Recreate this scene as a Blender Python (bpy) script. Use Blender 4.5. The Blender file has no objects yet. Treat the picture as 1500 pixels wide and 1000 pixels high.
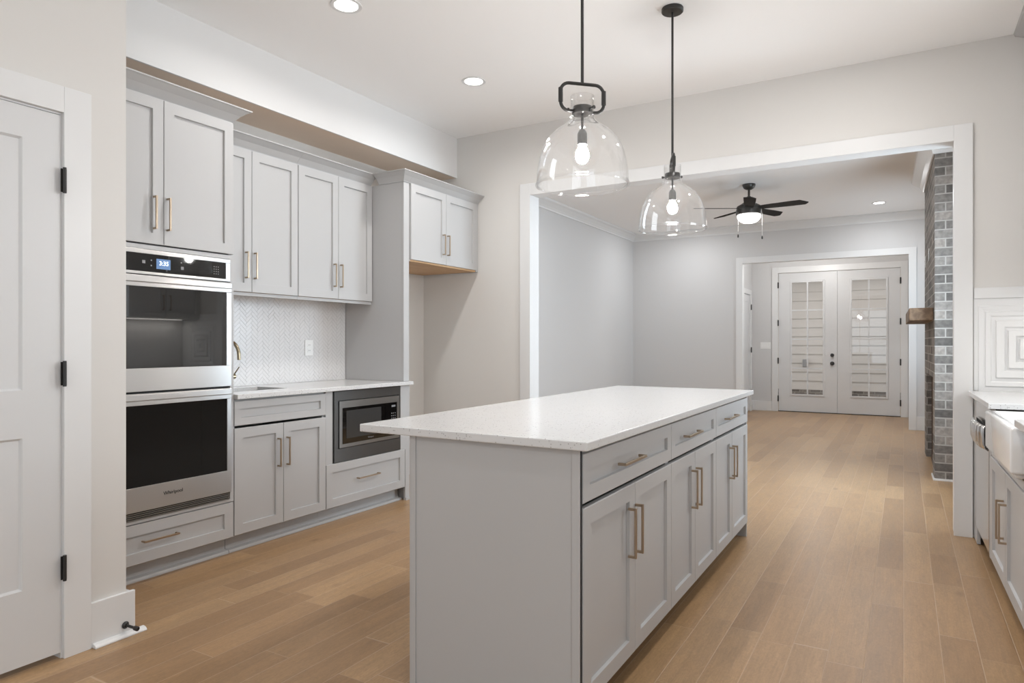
import bpy, bmesh, math, random
from mathutils import Vector, Matrix
random.seed(7)
sc = bpy.context.scene
COL = sc.collection
R = math.radians

# ------------------------------------------------------------------ camera
cam_d = bpy.data.cameras.new('camera')
cam = bpy.data.objects.new('camera', cam_d); COL.objects.link(cam)
cam.location = (0, 0, 1.215)
cam.rotation_euler = (R(90), 0, R(30.33))
cam_d.sensor_width = 36.0
cam_d.lens = 36.0 * 980.5 / 1500.0
cam_d.shift_y = 2.0 / 1500.0
cam_d.clip_start = 0.05
sc.camera = cam

# ------------------------------------------------------------------ world, exposure
sc.view_settings.view_transform = 'Standard'
sc.view_settings.look = 'None'
sc.view_settings.gamma = 1.0
sc.view_settings.exposure = 0.0
try:
    sc.view_settings.use_curve_mapping = False
except Exception:
    pass
sc.cycles.max_bounces = 10
sc.cycles.diffuse_bounces = 6
sc.cycles.glossy_bounces = 5
sc.cycles.transmission_bounces = 8
sc.cycles.transparent_max_bounces = 16
sc.cycles.caustics_reflective = False
sc.cycles.caustics_refractive = False
sc.cycles.sample_clamp_indirect = 6.0
W = bpy.data.worlds.new('world'); sc.world = W
W.use_nodes = True
bg = W.node_tree.nodes['Background']
bg.inputs[0].default_value = (0.86, 0.93, 1.0, 1)
bg.inputs[1].default_value = 0.45

# ------------------------------------------------------------------ daylight, ceiling cans and added fill (lamps)
def area_light(name, loc, rot, sx, sy, power, color=(1, 1, 1), spread=180, shape='RECTANGLE', parent=None):
    d = bpy.data.lights.new(name, 'AREA')
    d.shape = shape; d.size = sx; d.size_y = sy
    d.energy = power; d.color = color; d.spread = R(spread)
    o = bpy.data.objects.new(name, d); COL.objects.link(o)
    o.location = loc; o.rotation_euler = rot
    if parent: o.parent = parent
    return o
COOL = (0.87, 0.94, 1.0)
WARM = (1.0, 0.975, 0.95)
area_light('daylight_sink_window', (1.30, 3.62, 1.62), (0, R(90), 0), 0.95, 0.95, 27, COOL)
area_light('near_right_daylight_fill', (1.30, -0.6, 1.55), (0, R(90), 0), 1.5, 2.6, 36, COOL)  # unseen window added for daylight from the right
area_light('daylight_rear_window', (-1.0, -3.75, 1.45), (R(90), 0, 0), 2.6, 2.0, 32, (.78, .89, 1.0))
area_light('living_near_daylight_fill', (0.88, 6.05, 1.5), (0, R(90), 0), 1.5, 1.3, 112, (.74, .88, 1.0))  # unseen window added to light the living room walls evenly
area_light('living_far_daylight_fill', (0.88, 9.75, 1.5), (0, R(90), 0), 1.5, 1.3, 30, (.74, .88, 1.0))  # another unseen window, added to brighten the living room ceiling
area_light('daylight_porch', (-4.9, 14.1, 1.35), (0, R(-90), 0), 2.4, 2.2, 50, COOL)
area_light('porch_top_fill', (-1.0, 14.2, 2.77), (0, 0, 0), 2.5, 1.2, 26, WARM)  # unseen overhead light added to bring out the siding laps
area_light('daylight_porch_side', (2.6, 14.1, 1.35), (0, R(90), 0), 2.4, 2.2, 24, COOL)
def point_light(name, loc, power, color=(1, 1, 1), r=.06):
    d = bpy.data.lights.new(name, 'POINT'); d.energy = power; d.color = color; d.shadow_soft_size = r
    o = bpy.data.objects.new(name, d); COL.objects.link(o); o.location = loc
    return o
point_light('vestibule_fill', (-1.2, 11.45, 2.60), 30, (1, .985, .965), .12)  # unseen lamp added because the vestibule was underlit
CANS = [(-2.68, 2.757), (-2.68, 4.02), (-0.27, 4.076), (-0.27, 2.757), (-0.27, 1.2), (-2.0, -1.2), (-0.27, -1.2)]  # nearer right and rear cans are unseen, added for light
area_light('under_cabinet_lamp', (.93, 4.62, 1.492), (0, 0, 0), .06, .7, 2.5, (1, .95, .88))
for i, (x, y) in enumerate(CANS):
    area_light('can_lamp', (x, y, 3.084), (0, 0, 0), 0.13, 0.13, 10.5 if x < -2 and y > 0 else 8 if y > 0 else 13, WARM, 165 if x < -2 else 180, 'DISK')
for (x, y) in [(-0.28, 10.0), (-2.9, 10.0), (-2.9, 6.4), (-0.6, 6.4)]:  # only the can beside the fan shows; the rest are added for light
    area_light('can_lamp', (x, y, 3.037), (0, 0, 0), 0.13, 0.13, 14, (.97, .985, 1.0), 180, 'DISK')

# ------------------------------------------------------------------ materials
def mat(name, col, rough=0.5, metal=0.0, spec=0.5, bump=0.0, bscale=200.0, noise=0.0, nscale=5.0, coat=0.0):
    m = bpy.data.materials.new(name); m.use_nodes = True
    nt = m.node_tree; b = nt.nodes['Principled BSDF']
    b.inputs['Base Color'].default_value = (*col, 1)
    b.inputs['Roughness'].default_value = rough
    b.inputs['Metallic'].default_value = metal
    b.inputs['Specular IOR Level'].default_value = spec
    if coat: b.inputs['Coat Weight'].default_value = coat
    tc = nt.nodes.new('ShaderNodeTexCoord')
    if noise:
        n = nt.nodes.new('ShaderNodeTexNoise'); n.inputs['Scale'].default_value = nscale
        n.inputs['Detail'].default_value = 4
        nt.links.new(tc.outputs['Object'], n.inputs['Vector'])
        mx = nt.nodes.new('ShaderNodeMix'); mx.data_type = 'RGBA'
        mx.inputs[6].default_value = (*[c * (1 - noise) for c in col], 1)
        mx.inputs[7].default_value = (*[min(1, c * (1 + noise)) for c in col], 1)
        nt.links.new(n.outputs['Fac'], mx.inputs[0]); nt.links.new(mx.outputs[2], b.inputs['Base Color'])
    if bump:
        n2 = nt.nodes.new('ShaderNodeTexNoise'); n2.inputs['Scale'].default_value = bscale
        nt.links.new(tc.outputs['Object'], n2.inputs['Vector'])
        bp = nt.nodes.new('ShaderNodeBump'); bp.inputs['Strength'].default_value = bump
        bp.inputs['Distance'].default_value = 0.002
        nt.links.new(n2.outputs['Fac'], bp.inputs['Height']); nt.links.new(bp.outputs['Normal'], b.inputs['Normal'])
    return m

def emis(name, col, strength):
    m = bpy.data.materials.new(name); m.use_nodes = True
    b = m.node_tree.nodes['Principled BSDF']
    b.inputs['Base Color'].default_value = (*col, 1)
    b.inputs['Emission Color'].default_value = (*col, 1)
    b.inputs['Emission Strength'].default_value = strength
    return m

def brushed(name, col, rough, axis):
    m = bpy.data.materials.new(name); m.use_nodes = True
    nt = m.node_tree; b = nt.nodes['Principled BSDF']
    b.inputs['Base Color'].default_value = (*col, 1); b.inputs['Metallic'].default_value = 1
    tc = nt.nodes.new('ShaderNodeTexCoord'); mp = nt.nodes.new('ShaderNodeMapping')
    s = [1400, 1400, 1400]; s[axis] = 6
    mp.inputs['Scale'].default_value = s
    n = nt.nodes.new('ShaderNodeTexNoise'); n.inputs['Scale'].default_value = 1.0; n.inputs['Detail'].default_value = 3
    nt.links.new(tc.outputs['Object'], mp.inputs['Vector']); nt.links.new(mp.outputs['Vector'], n.inputs['Vector'])
    mr = nt.nodes.new('ShaderNodeMapRange'); mr.inputs['To Min'].default_value = rough * .93; mr.inputs['To Max'].default_value = rough * 1.07
    nt.links.new(n.outputs['Fac'], mr.inputs['Value']); nt.links.new(mr.outputs['Result'], b.inputs['Roughness'])
    b.inputs['Anisotropic'].default_value = 0.85; b.inputs['Anisotropic Rotation'].default_value = 0.25
    tg = nt.nodes.new('ShaderNodeTangent'); tg.direction_type = 'UV_MAP'; tg.uv_map = 'UVMap'
    nt.links.new(tg.outputs[0], b.inputs['Tangent'])
    return m

def thin_glass(name, tint=(1, 1, 1), ior=1.5, rough=0.0):
    m = bpy.data.materials.new(name); m.use_nodes = True
    nt = m.node_tree; nt.nodes.clear()
    o = nt.nodes.new('ShaderNodeOutputMaterial'); mx = nt.nodes.new('ShaderNodeMixShader')
    t = nt.nodes.new('ShaderNodeBsdfTransparent'); t.inputs[0].default_value = (*tint, 1)
    g = nt.nodes.new('ShaderNodeBsdfGlossy'); g.inputs['Roughness'].default_value = rough
    f = nt.nodes.new('ShaderNodeFresnel'); ge = nt.nodes.new('ShaderNodeNewGeometry')
    iv = nt.nodes.new('ShaderNodeMapRange'); iv.inputs['To Min'].default_value = ior; iv.inputs['To Max'].default_value = 1 / ior
    nt.links.new(ge.outputs['Backfacing'], iv.inputs['Value']); nt.links.new(iv.outputs[0], f.inputs['IOR'])   # same sheen on both faces
    nt.links.new(f.outputs[0], mx.inputs[0]); nt.links.new(t.outputs[0], mx.inputs[1]); nt.links.new(g.outputs[0], mx.inputs[2])
    nt.links.new(mx.outputs[0], o.inputs[0])
    return m

def pendant_glass(name):
    # clear glass; a faint diffuse mix puts the bulb's glare haze into it
    m = thin_glass(name, (.985, .985, .985), 1.55); nt = m.node_tree
    out = nt.nodes['Material Output']; src = out.inputs[0].links[0].from_socket
    d = nt.nodes.new('ShaderNodeBsdfTranslucent'); d.inputs[0].default_value = (1, 1, 1, 1)
    d2 = nt.nodes.new('ShaderNodeBsdfDiffuse'); d2.inputs[0].default_value = (1, 1, 1, 1)
    h = nt.nodes.new('ShaderNodeMixShader'); h.inputs[0].default_value = .5
    nt.links.new(d.outputs[0], h.inputs[1]); nt.links.new(d2.outputs[0], h.inputs[2])
    mx = nt.nodes.new('ShaderNodeMixShader'); mx.inputs[0].default_value = .0040
    nt.links.new(src, mx.inputs[1]); nt.links.new(h.outputs[0], mx.inputs[2]); nt.links.new(mx.outputs[0], out.inputs[0])
    return m

def quartz(name):
    m = mat(name, (.84, .84, .83), .16, spec=.5)
    nt = m.node_tree; b = nt.nodes['Principled BSDF']
    tc = nt.nodes.new('ShaderNodeTexCoord')
    v = nt.nodes.new('ShaderNodeTexVoronoi'); v.inputs['Scale'].default_value = 150
    nt.links.new(tc.outputs['Object'], v.inputs['Vector'])
    sep = nt.nodes.new('ShaderNodeSeparateColor'); nt.links.new(v.outputs['Color'], sep.inputs[0])
    # a speck shows in a few of the cells only
    gt = nt.nodes.new('ShaderNodeMath'); gt.operation = 'GREATER_THAN'; gt.inputs[1].default_value = .80
    nt.links.new(sep.outputs[0], gt.inputs[0])
    lt = nt.nodes.new('ShaderNodeMath'); lt.operation = 'LESS_THAN'; lt.inputs[1].default_value = .33
    nt.links.new(v.outputs['Distance'], lt.inputs[0])
    mul = nt.nodes.new('ShaderNodeMath'); mul.operation = 'MULTIPLY'
    nt.links.new(gt.outputs[0], mul.inputs[0]); nt.links.new(lt.outputs[0], mul.inputs[1])
    m2 = nt.nodes.new('ShaderNodeMath'); m2.operation = 'MULTIPLY'
    nt.links.new(mul.outputs[0], m2.inputs[0]); nt.links.new(sep.outputs[1], m2.inputs[1])
    mx = nt.nodes.new('ShaderNodeMix'); mx.data_type = 'RGBA'
    mx.inputs[6].default_value = (.65, .652, .652, 1); mx.inputs[7].default_value = (.22, .21, .20, 1)
    nt.links.new(m2.outputs[0], mx.inputs[0]); nt.links.new(mx.outputs[2], b.inputs['Base Color'])
    return m

def math_node(nt, op, a, b=None, c=None):
    n = nt.nodes.new('ShaderNodeMath'); n.operation = op
    for i, v in enumerate((a, b, c)):
        if v is None: continue
        if isinstance(v, (int, float)): n.inputs[i].default_value = v
        else: nt.links.new(v, n.inputs[i])
    return n.outputs[0]

def plank_floor(name):
    m = bpy.data.materials.new(name); m.use_nodes = True
    nt = m.node_tree; b = nt.nodes['Principled BSDF']; L = nt.links
    tc = nt.nodes.new('ShaderNodeTexCoord'); sp = nt.nodes.new('ShaderNodeSeparateXYZ')
    L.new(tc.outputs['Object'], sp.inputs[0])
    PW = 0.128
    xs = math_node(nt, 'DIVIDE', sp.outputs[0], PW)
    row = math_node(nt, 'FLOOR', xs)
    wn = nt.nodes.new('ShaderNodeTexWhiteNoise'); wn.noise_dimensions = '1D'; L.new(row, wn.inputs['W'])
    sc1 = nt.nodes.new('ShaderNodeSeparateColor'); L.new(wn.outputs['Color'], sc1.inputs[0])
    ln = math_node(nt, 'MULTIPLY_ADD', sc1.outputs[0], 0.55, 0.75)
    yo = math_node(nt, 'MULTIPLY_ADD', sc1.outputs[1], 3.0, sp.outputs[1])
    ys = math_node(nt, 'DIVIDE', yo, ln)
    # uneven plank lengths: warp the running coordinate before cutting it into boards
    wob = math_node(nt, 'MULTIPLY', math_node(nt, 'SINE', math_node(nt, 'MULTIPLY_ADD', ys, 2.4, math_node(nt, 'MULTIPLY', row, 1.7))), .28)
    ys2 = math_node(nt, 'ADD', ys, wob)
    idx = math_node(nt, 'FLOOR', ys2)
    cmb = nt.nodes.new('ShaderNodeCombineXYZ'); L.new(row, cmb.inputs[0]); L.new(idx, cmb.inputs[1])
    wn2 = nt.nodes.new('ShaderNodeTexWhiteNoise'); wn2.noise_dimensions = '2D'; L.new(cmb.outputs[0], wn2.inputs['Vector'])
    sc2 = nt.nodes.new('ShaderNodeSeparateColor'); L.new(wn2.outputs['Color'], sc2.inputs[0])
    # per-board tone
    cr = nt.nodes.new('ShaderNodeValToRGB'); e = cr.color_ramp.elements
    e[0].position = 0; e[0].color = (.276, .165, .083, 1); e[1].position = 1; e[1].color = (.370, .234, .122, 1)
    k = cr.color_ramp.elements.new(.3); k.color = (.322, .197, .101, 1)
    k = cr.color_ramp.elements.new(.75); k.color = (.350, .218, .112, 1)
    L.new(sc2.outputs[0], cr.inputs[0])
    # grain, offset per board
    vm = nt.nodes.new('ShaderNodeCombineXYZ')
    L.new(math_node(nt, 'MULTIPLY_ADD', sc2.outputs[1], 37.0, math_node(nt, 'MULTIPLY', sp.outputs[0], 16.0)), vm.inputs[0])
    L.new(math_node(nt, 'MULTIPLY_ADD', sc2.outputs[2], 53.0, math_node(nt, 'MULTIPLY', sp.outputs[1], 1.6)), vm.inputs[1])
    n1 = nt.nodes.new('ShaderNodeTexNoise'); n1.inputs['Scale'].default_value = 1.0; n1.inputs['Detail'].default_value = 6
    n1.inputs['Roughness'].default_value = .6; n1.inputs['Distortion'].default_value = 1.6
    L.new(vm.outputs[0], n1.inputs['Vector'])
    vm2 = nt.nodes.new('ShaderNodeCombineXYZ')
    L.new(math_node(nt, 'MULTIPLY_ADD', sc2.outputs[2], 91.0, math_node(nt, 'MULTIPLY', sp.outputs[0], 150.0)), vm2.inputs[0])
    L.new(math_node(nt, 'MULTIPLY', sp.outputs[1], 7.0), vm2.inputs[1])
    n2 = nt.nodes.new('ShaderNodeTexNoise'); n2.inputs['Scale'].default_value = 1.0; n2.inputs['Detail'].default_value = 3
    L.new(vm2.outputs[0], n2.inputs['Vector'])
    g = math_node(nt, 'ADD', math_node(nt, 'MULTIPLY', n1.outputs['Fac'], .62), math_node(nt, 'MULTIPLY', n2.outputs['Fac'], .34))
    g = math_node(nt, 'ADD', g, .55)
    mxg = nt.nodes.new('ShaderNodeMix'); mxg.data_type = 'RGBA'; mxg.blend_type = 'MULTIPLY'; mxg.inputs[0].default_value = 1
    L.new(cr.outputs[0], mxg.inputs[6]); L.new(g, mxg.inputs[7])
    # mottled figure
    vm4 = nt.nodes.new('ShaderNodeCombineXYZ')
    L.new(math_node(nt, 'MULTIPLY_ADD', sc2.outputs[0], 17.0, math_node(nt, 'MULTIPLY', sp.outputs[0], 60.0)), vm4.inputs[0])
    L.new(math_node(nt, 'MULTIPLY', sp.outputs[1], 24.0), vm4.inputs[1])
    n3 = nt.nodes.new('ShaderNodeTexNoise'); n3.inputs['Scale'].default_value = 1.0; n3.inputs['Detail'].default_value = 4; n3.inputs['Distortion'].default_value = 2.5
    L.new(vm4.outputs[0], n3.inputs['Vector'])
    mx3 = nt.nodes.new('ShaderNodeMix'); mx3.data_type = 'RGBA'; mx3.blend_type = 'MULTIPLY'; mx3.inputs[0].default_value = 1
    L.new(mxg.outputs[2], mx3.inputs[6]); L.new(math_node(nt, 'MULTIPLY_ADD', n3.outputs['Fac'], .55, .74), mx3.inputs[7])
    mxg = mx3
    # knots
    vk = nt.nodes.new('ShaderNodeTexVoronoi'); vk.inputs['Scale'].default_value = 1.0; vk.feature = 'F1'
    vm3 = nt.nodes.new('ShaderNodeCombineXYZ')
    L.new(math_node(nt, 'MULTIPLY', sp.outputs[0], 3.2), vm3.inputs[0]); L.new(math_node(nt, 'MULTIPLY', sp.outputs[1], 1.5), vm3.inputs[1])
    L.new(vm3.outputs[0], vk.inputs['Vector'])
    kn = nt.nodes.new('ShaderNodeMapRange'); kn.inputs['From Min'].default_value = .02; kn.inputs['From Max'].default_value = .085
    kn.inputs['To Min'].default_value = .45; kn.inputs['To Max'].default_value = 0; L.new(vk.outputs['Distance'], kn.inputs['Value'])
    mxk = nt.nodes.new('ShaderNodeMix'); mxk.data_type = 'RGBA'; L.new(kn.outputs[0], mxk.inputs[0])
    L.new(mxg.outputs[2], mxk.inputs[6]); mxk.inputs[7].default_value = (.12, .065, .035, 1)
    # seams
    fx = math_node(nt, 'FRACT', xs); dx = math_node(nt, 'MULTIPLY', math_node(nt, 'MINIMUM', fx, math_node(nt, 'SUBTRACT', 1.0, fx)), PW)
    fy = math_node(nt, 'FRACT', ys2); dy = math_node(nt, 'MULTIPLY', math_node(nt, 'MINIMUM', fy, math_node(nt, 'SUBTRACT', 1.0, fy)), ln)
    d = math_node(nt, 'MINIMUM', dx, dy)
    sm = nt.nodes.new('ShaderNodeMapRange'); sm.inputs['From Min'].default_value = .0006; sm.inputs['From Max'].default_value = .0022
    sm.inputs['To Min'].default_value = 1; sm.inputs['To Max'].default_value = 0; L.new(d, sm.inputs['Value'])
    mxs = nt.nodes.new('ShaderNodeMix'); mxs.data_type = 'RGBA'
    L.new(math_node(nt, 'MULTIPLY', sm.outputs[0], .55), mxs.inputs[0])
    L.new(mxk.outputs[2], mxs.inputs[6]); mxs.inputs[7].default_value = (.50, .36, .25, 1)
    L.new(mxs.outputs[2], b.inputs['Base Color'])
    rr = math_node(nt, 'MULTIPLY_ADD', n1.outputs['Fac'], .14, .27)
    L.new(rr, b.inputs['Roughness'])
    hb = math_node(nt, 'SUBTRACT', math_node(nt, 'MULTIPLY', n1.outputs['Fac'], .35), math_node(nt, 'MULTIPLY', sm.outputs[0], .6))
    bp = nt.nodes.new('ShaderNodeBump'); bp.inputs['Strength'].default_value = .35; bp.inputs['Distance'].default_value = .003
    L.new(hb, bp.inputs['Height']); L.new(bp.outputs['Normal'], b.inputs['Normal'])
    return m

def wood_mat(name, c0, c1, axis=1, scale=1.0, rough=.55):
    m = bpy.data.materials.new(name); m.use_nodes = True
    nt = m.node_tree; b = nt.nodes['Principled BSDF']; L = nt.links
    tc = nt.nodes.new('ShaderNodeTexCoord'); mp = nt.nodes.new('ShaderNodeMapping')
    s = [28 * scale] * 3; s[axis] = 2.2 * scale
    mp.inputs['Scale'].default_value = s
    n = nt.nodes.new('ShaderNodeTexNoise'); n.inputs['Scale'].default_value = 1; n.inputs['Detail'].default_value = 6; n.inputs['Distortion'].default_value = 1.2
    L.new(tc.outputs['Object'], mp.inputs[0]); L.new(mp.outputs[0], n.inputs['Vector'])
    cr = nt.nodes.new('ShaderNodeValToRGB'); e = cr.color_ramp.elements
    e[0].position = .3; e[0].color = (*c0, 1); e[1].position = .7; e[1].color = (*c1, 1)
    L.new(n.outputs['Fac'], cr.inputs[0]); L.new(cr.outputs[0], b.inputs['Base Color'])
    b.inputs['Roughness'].default_value = rough
    return m

def brick_mat(name):
    m = bpy.data.materials.new(name); m.use_nodes = True
    nt = m.node_tree; b = nt.nodes['Principled BSDF']; L = nt.links
    uv = nt.nodes.new('ShaderNodeUVMap')
    br = nt.nodes.new('ShaderNodeTexBrick')
    br.inputs['Scale'].default_value = 1; br.inputs['Brick Width'].default_value = .203; br.inputs['Row Height'].default_value = .079
    br.inputs['Mortar Size'].default_value = .006; br.inputs['Mortar Smooth'].default_value = .2; br.inputs['Bias'].default_value = 0
    br.inputs['Color1'].default_value = (.0, .0, .0, 1); br.inputs['Color2'].default_value = (1, 1, 1, 1); br.inputs['Mortar'].default_value = (.5, .5, .5, 1)
    L.new(uv.outputs[0], br.inputs['Vector'])
    cr = nt.nodes.new('ShaderNodeValToRGB'); e = cr.color_ramp.elements
    e[0].position = 0; e[0].color = (.085, .077, .070, 1); e[1].position = 1; e[1].color = (.26, .23, .205, 1)
    k = cr.color_ramp.elements.new(.35); k.color = (.16, .145, .132, 1)
    k = cr.color_ramp.elements.new(.65); k.color = (.21, .19, .172, 1)
    L.new(br.outputs['Color'], cr.inputs[0])
    n = nt.nodes.new('ShaderNodeTexNoise'); n.inputs['Scale'].default_value = 28; n.inputs['Detail'].default_value = 5
    L.new(uv.outputs[0], n.inputs['Vector'])
    mg = nt.nodes.new('ShaderNodeMix'); mg.data_type = 'RGBA'; mg.blend_type = 'MULTIPLY'; mg.inputs[0].default_value = 1
    L.new(cr.outputs[0], mg.inputs[6]); L.new(math_node(nt, 'MULTIPLY_ADD', n.outputs['Fac'], 1.3, .35), mg.inputs[7])
    mm = nt.nodes.new('ShaderNodeMix'); mm.data_type = 'RGBA'; L.new(br.outputs['Fac'], mm.inputs[0])
    L.new(mg.outputs[2], mm.inputs[6]); mm.inputs[7].default_value = (.33, .31, .285, 1)
    L.new(mm.outputs[2], b.inputs['Base Color']); b.inputs['Roughness'].default_value = .85
    h = math_node(nt, 'SUBTRACT', math_node(nt, 'MULTIPLY', n.outputs['Fac'], .5), br.outputs['Fac'])
    bp = nt.nodes.new('ShaderNodeBump'); bp.inputs['Strength'].default_value = .8; bp.inputs['Distance'].default_value = .006
    L.new(h, bp.inputs['Height']); L.new(bp.outputs['Normal'], b.inputs['Normal'])
    return m

M = {}
M['wall'] = mat('wall_paint_warm_grey', (.670, .655, .632), .6, spec=.3, bump=.03, bscale=350)
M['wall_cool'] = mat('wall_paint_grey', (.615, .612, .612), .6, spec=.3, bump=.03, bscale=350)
M['ceil'] = mat('ceiling_paint_white', (.90, .895, .89), .7, spec=.2, bump=.03, bscale=300)
M['white'] = mat('white_gloss_trim_paint', (.72, .724, .725), .35, spec=.45)
M['doorwhite'] = mat('white_door_paint', (.655, .66, .665), .38, spec=.45)
M['soffit'] = mat('white_wall_paint', (.745, .74, .735), .6, spec=.3)
M['tan'] = mat('tan_soffit_underside', (.80, .66, .54), .7, spec=.2, noise=.05, nscale=3)  # underside coloured warmer than the white soffit face
M['cab'] = mat('grey_cabinet_paint', (.465, .463, .463), .42, spec=.4)
M['cabin'] = mat('cabinet_shadow_gap_paint', (.40, .40, .40), .5)
M['wood'] = wood_mat('natural_plywood', (.50, .30, .15), (.62, .41, .23), 1)
M['gold'] = mat('champagne_bronze', (.46, .365, .27), .34, metal=1, spec=.5)
M['faucet'] = mat('brushed_bronze', (.42, .35, .24), .22, metal=1)
M['steel'] = brushed('brushed_stainless_steel', (.48, .465, .45), .33, 1)
M['darksteel'] = brushed('black_stainless_steel', (.14, .138, .135), .38, 1)
M['midsteel'] = brushed('grey_stainless_steel', (.30, .298, .29), .34, 1)
M['dwsteel'] = brushed('dishwasher_stainless_steel', (.66, .65, .64), .16, 1)
M['blackglass'] = mat('black_oven_glass', (.004, .004, .004), .03, spec=.7)
M['mirrorglass'] = mat('dark_reflective_oven_glass', (.004, .004, .004), .025, spec=1.0, coat=.3)
M['mwindow'] = mat('microwave_window_mesh', (.035, .035, .035), .2)
M['black'] = mat('matte_black_metal', (.018, .017, .016), .42, spec=.5)
M['blackgap'] = mat('dark_recess', (.02, .02, .02), .7)
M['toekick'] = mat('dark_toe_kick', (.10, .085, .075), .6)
M['quartz'] = quartz('white_speckled_quartz')
M['tile'] = mat('white_glazed_tile', (.705, .70, .70), .22, spec=.5)
M['grout'] = mat('pale_grout', (.58, .575, .57), .8)
M['floor'] = plank_floor('oak_plank_floor')
M['brick'] = brick_mat('grey_brown_brick')
M['firebrick'] = mat('dark_firebox_brick', (.10, .065, .045), .9, bump=.4, bscale=60, noise=.3, nscale=20)
M['mantel'] = wood_mat('rustic_mantel_wood', (.10, .060, .035), (.23, .15, .09), 1, .7, .6)
M['glass'] = thin_glass('clear_window_glass')
M['shade'] = pendant_glass('clear_pendant_glass')
M['bulb'] = emis('lit_bulb', (1, .975, .95), 590)
M['can'] = emis('lit_recessed_lens', (1, .97, .93), 9)
M['fanlight'] = emis('lit_fan_bowl', (1, .98, .95), 8)
M['screen'] = emis('blue_clock_screen', (.10, .20, .40), .22)
M['digit'] = emis('white_clock_digits', (.9, .95, 1), 1.3)
M['icon'] = mat('grey_panel_print', (.22, .22, .225), .5)
M['porcelain'] = mat('white_fireclay', (.83, .83, .825), .12, spec=.5, coat=.3)
M['plastic'] = mat('white_plastic', (.80, .80, .79), .35)
M['siding'] = mat('pale_lap_siding_paint', (.62, .585, .545), .6, noise=.04, nscale=2)
M['deck'] = wood_mat('porch_deck_boards', (.30, .22, .16), (.42, .33, .25), 0, .6, .7)
M['outletbox'] = mat('grey_outdoor_outlet', (.30, .30, .30), .5)
M['sinksteel'] = brushed('sink_stainless', (.55, .54, .52), .3, 1)
M['chain'] = mat('pull_chain_nickel', (.65, .63, .60), .3, metal=1)
M['fanblack'] = mat('oil_bronze_fan_metal', (.035, .032, .028), .35, spec=.5)
M['blade'] = mat('dark_fan_blade', (.050, .047, .045), .8, spec=0)

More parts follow.
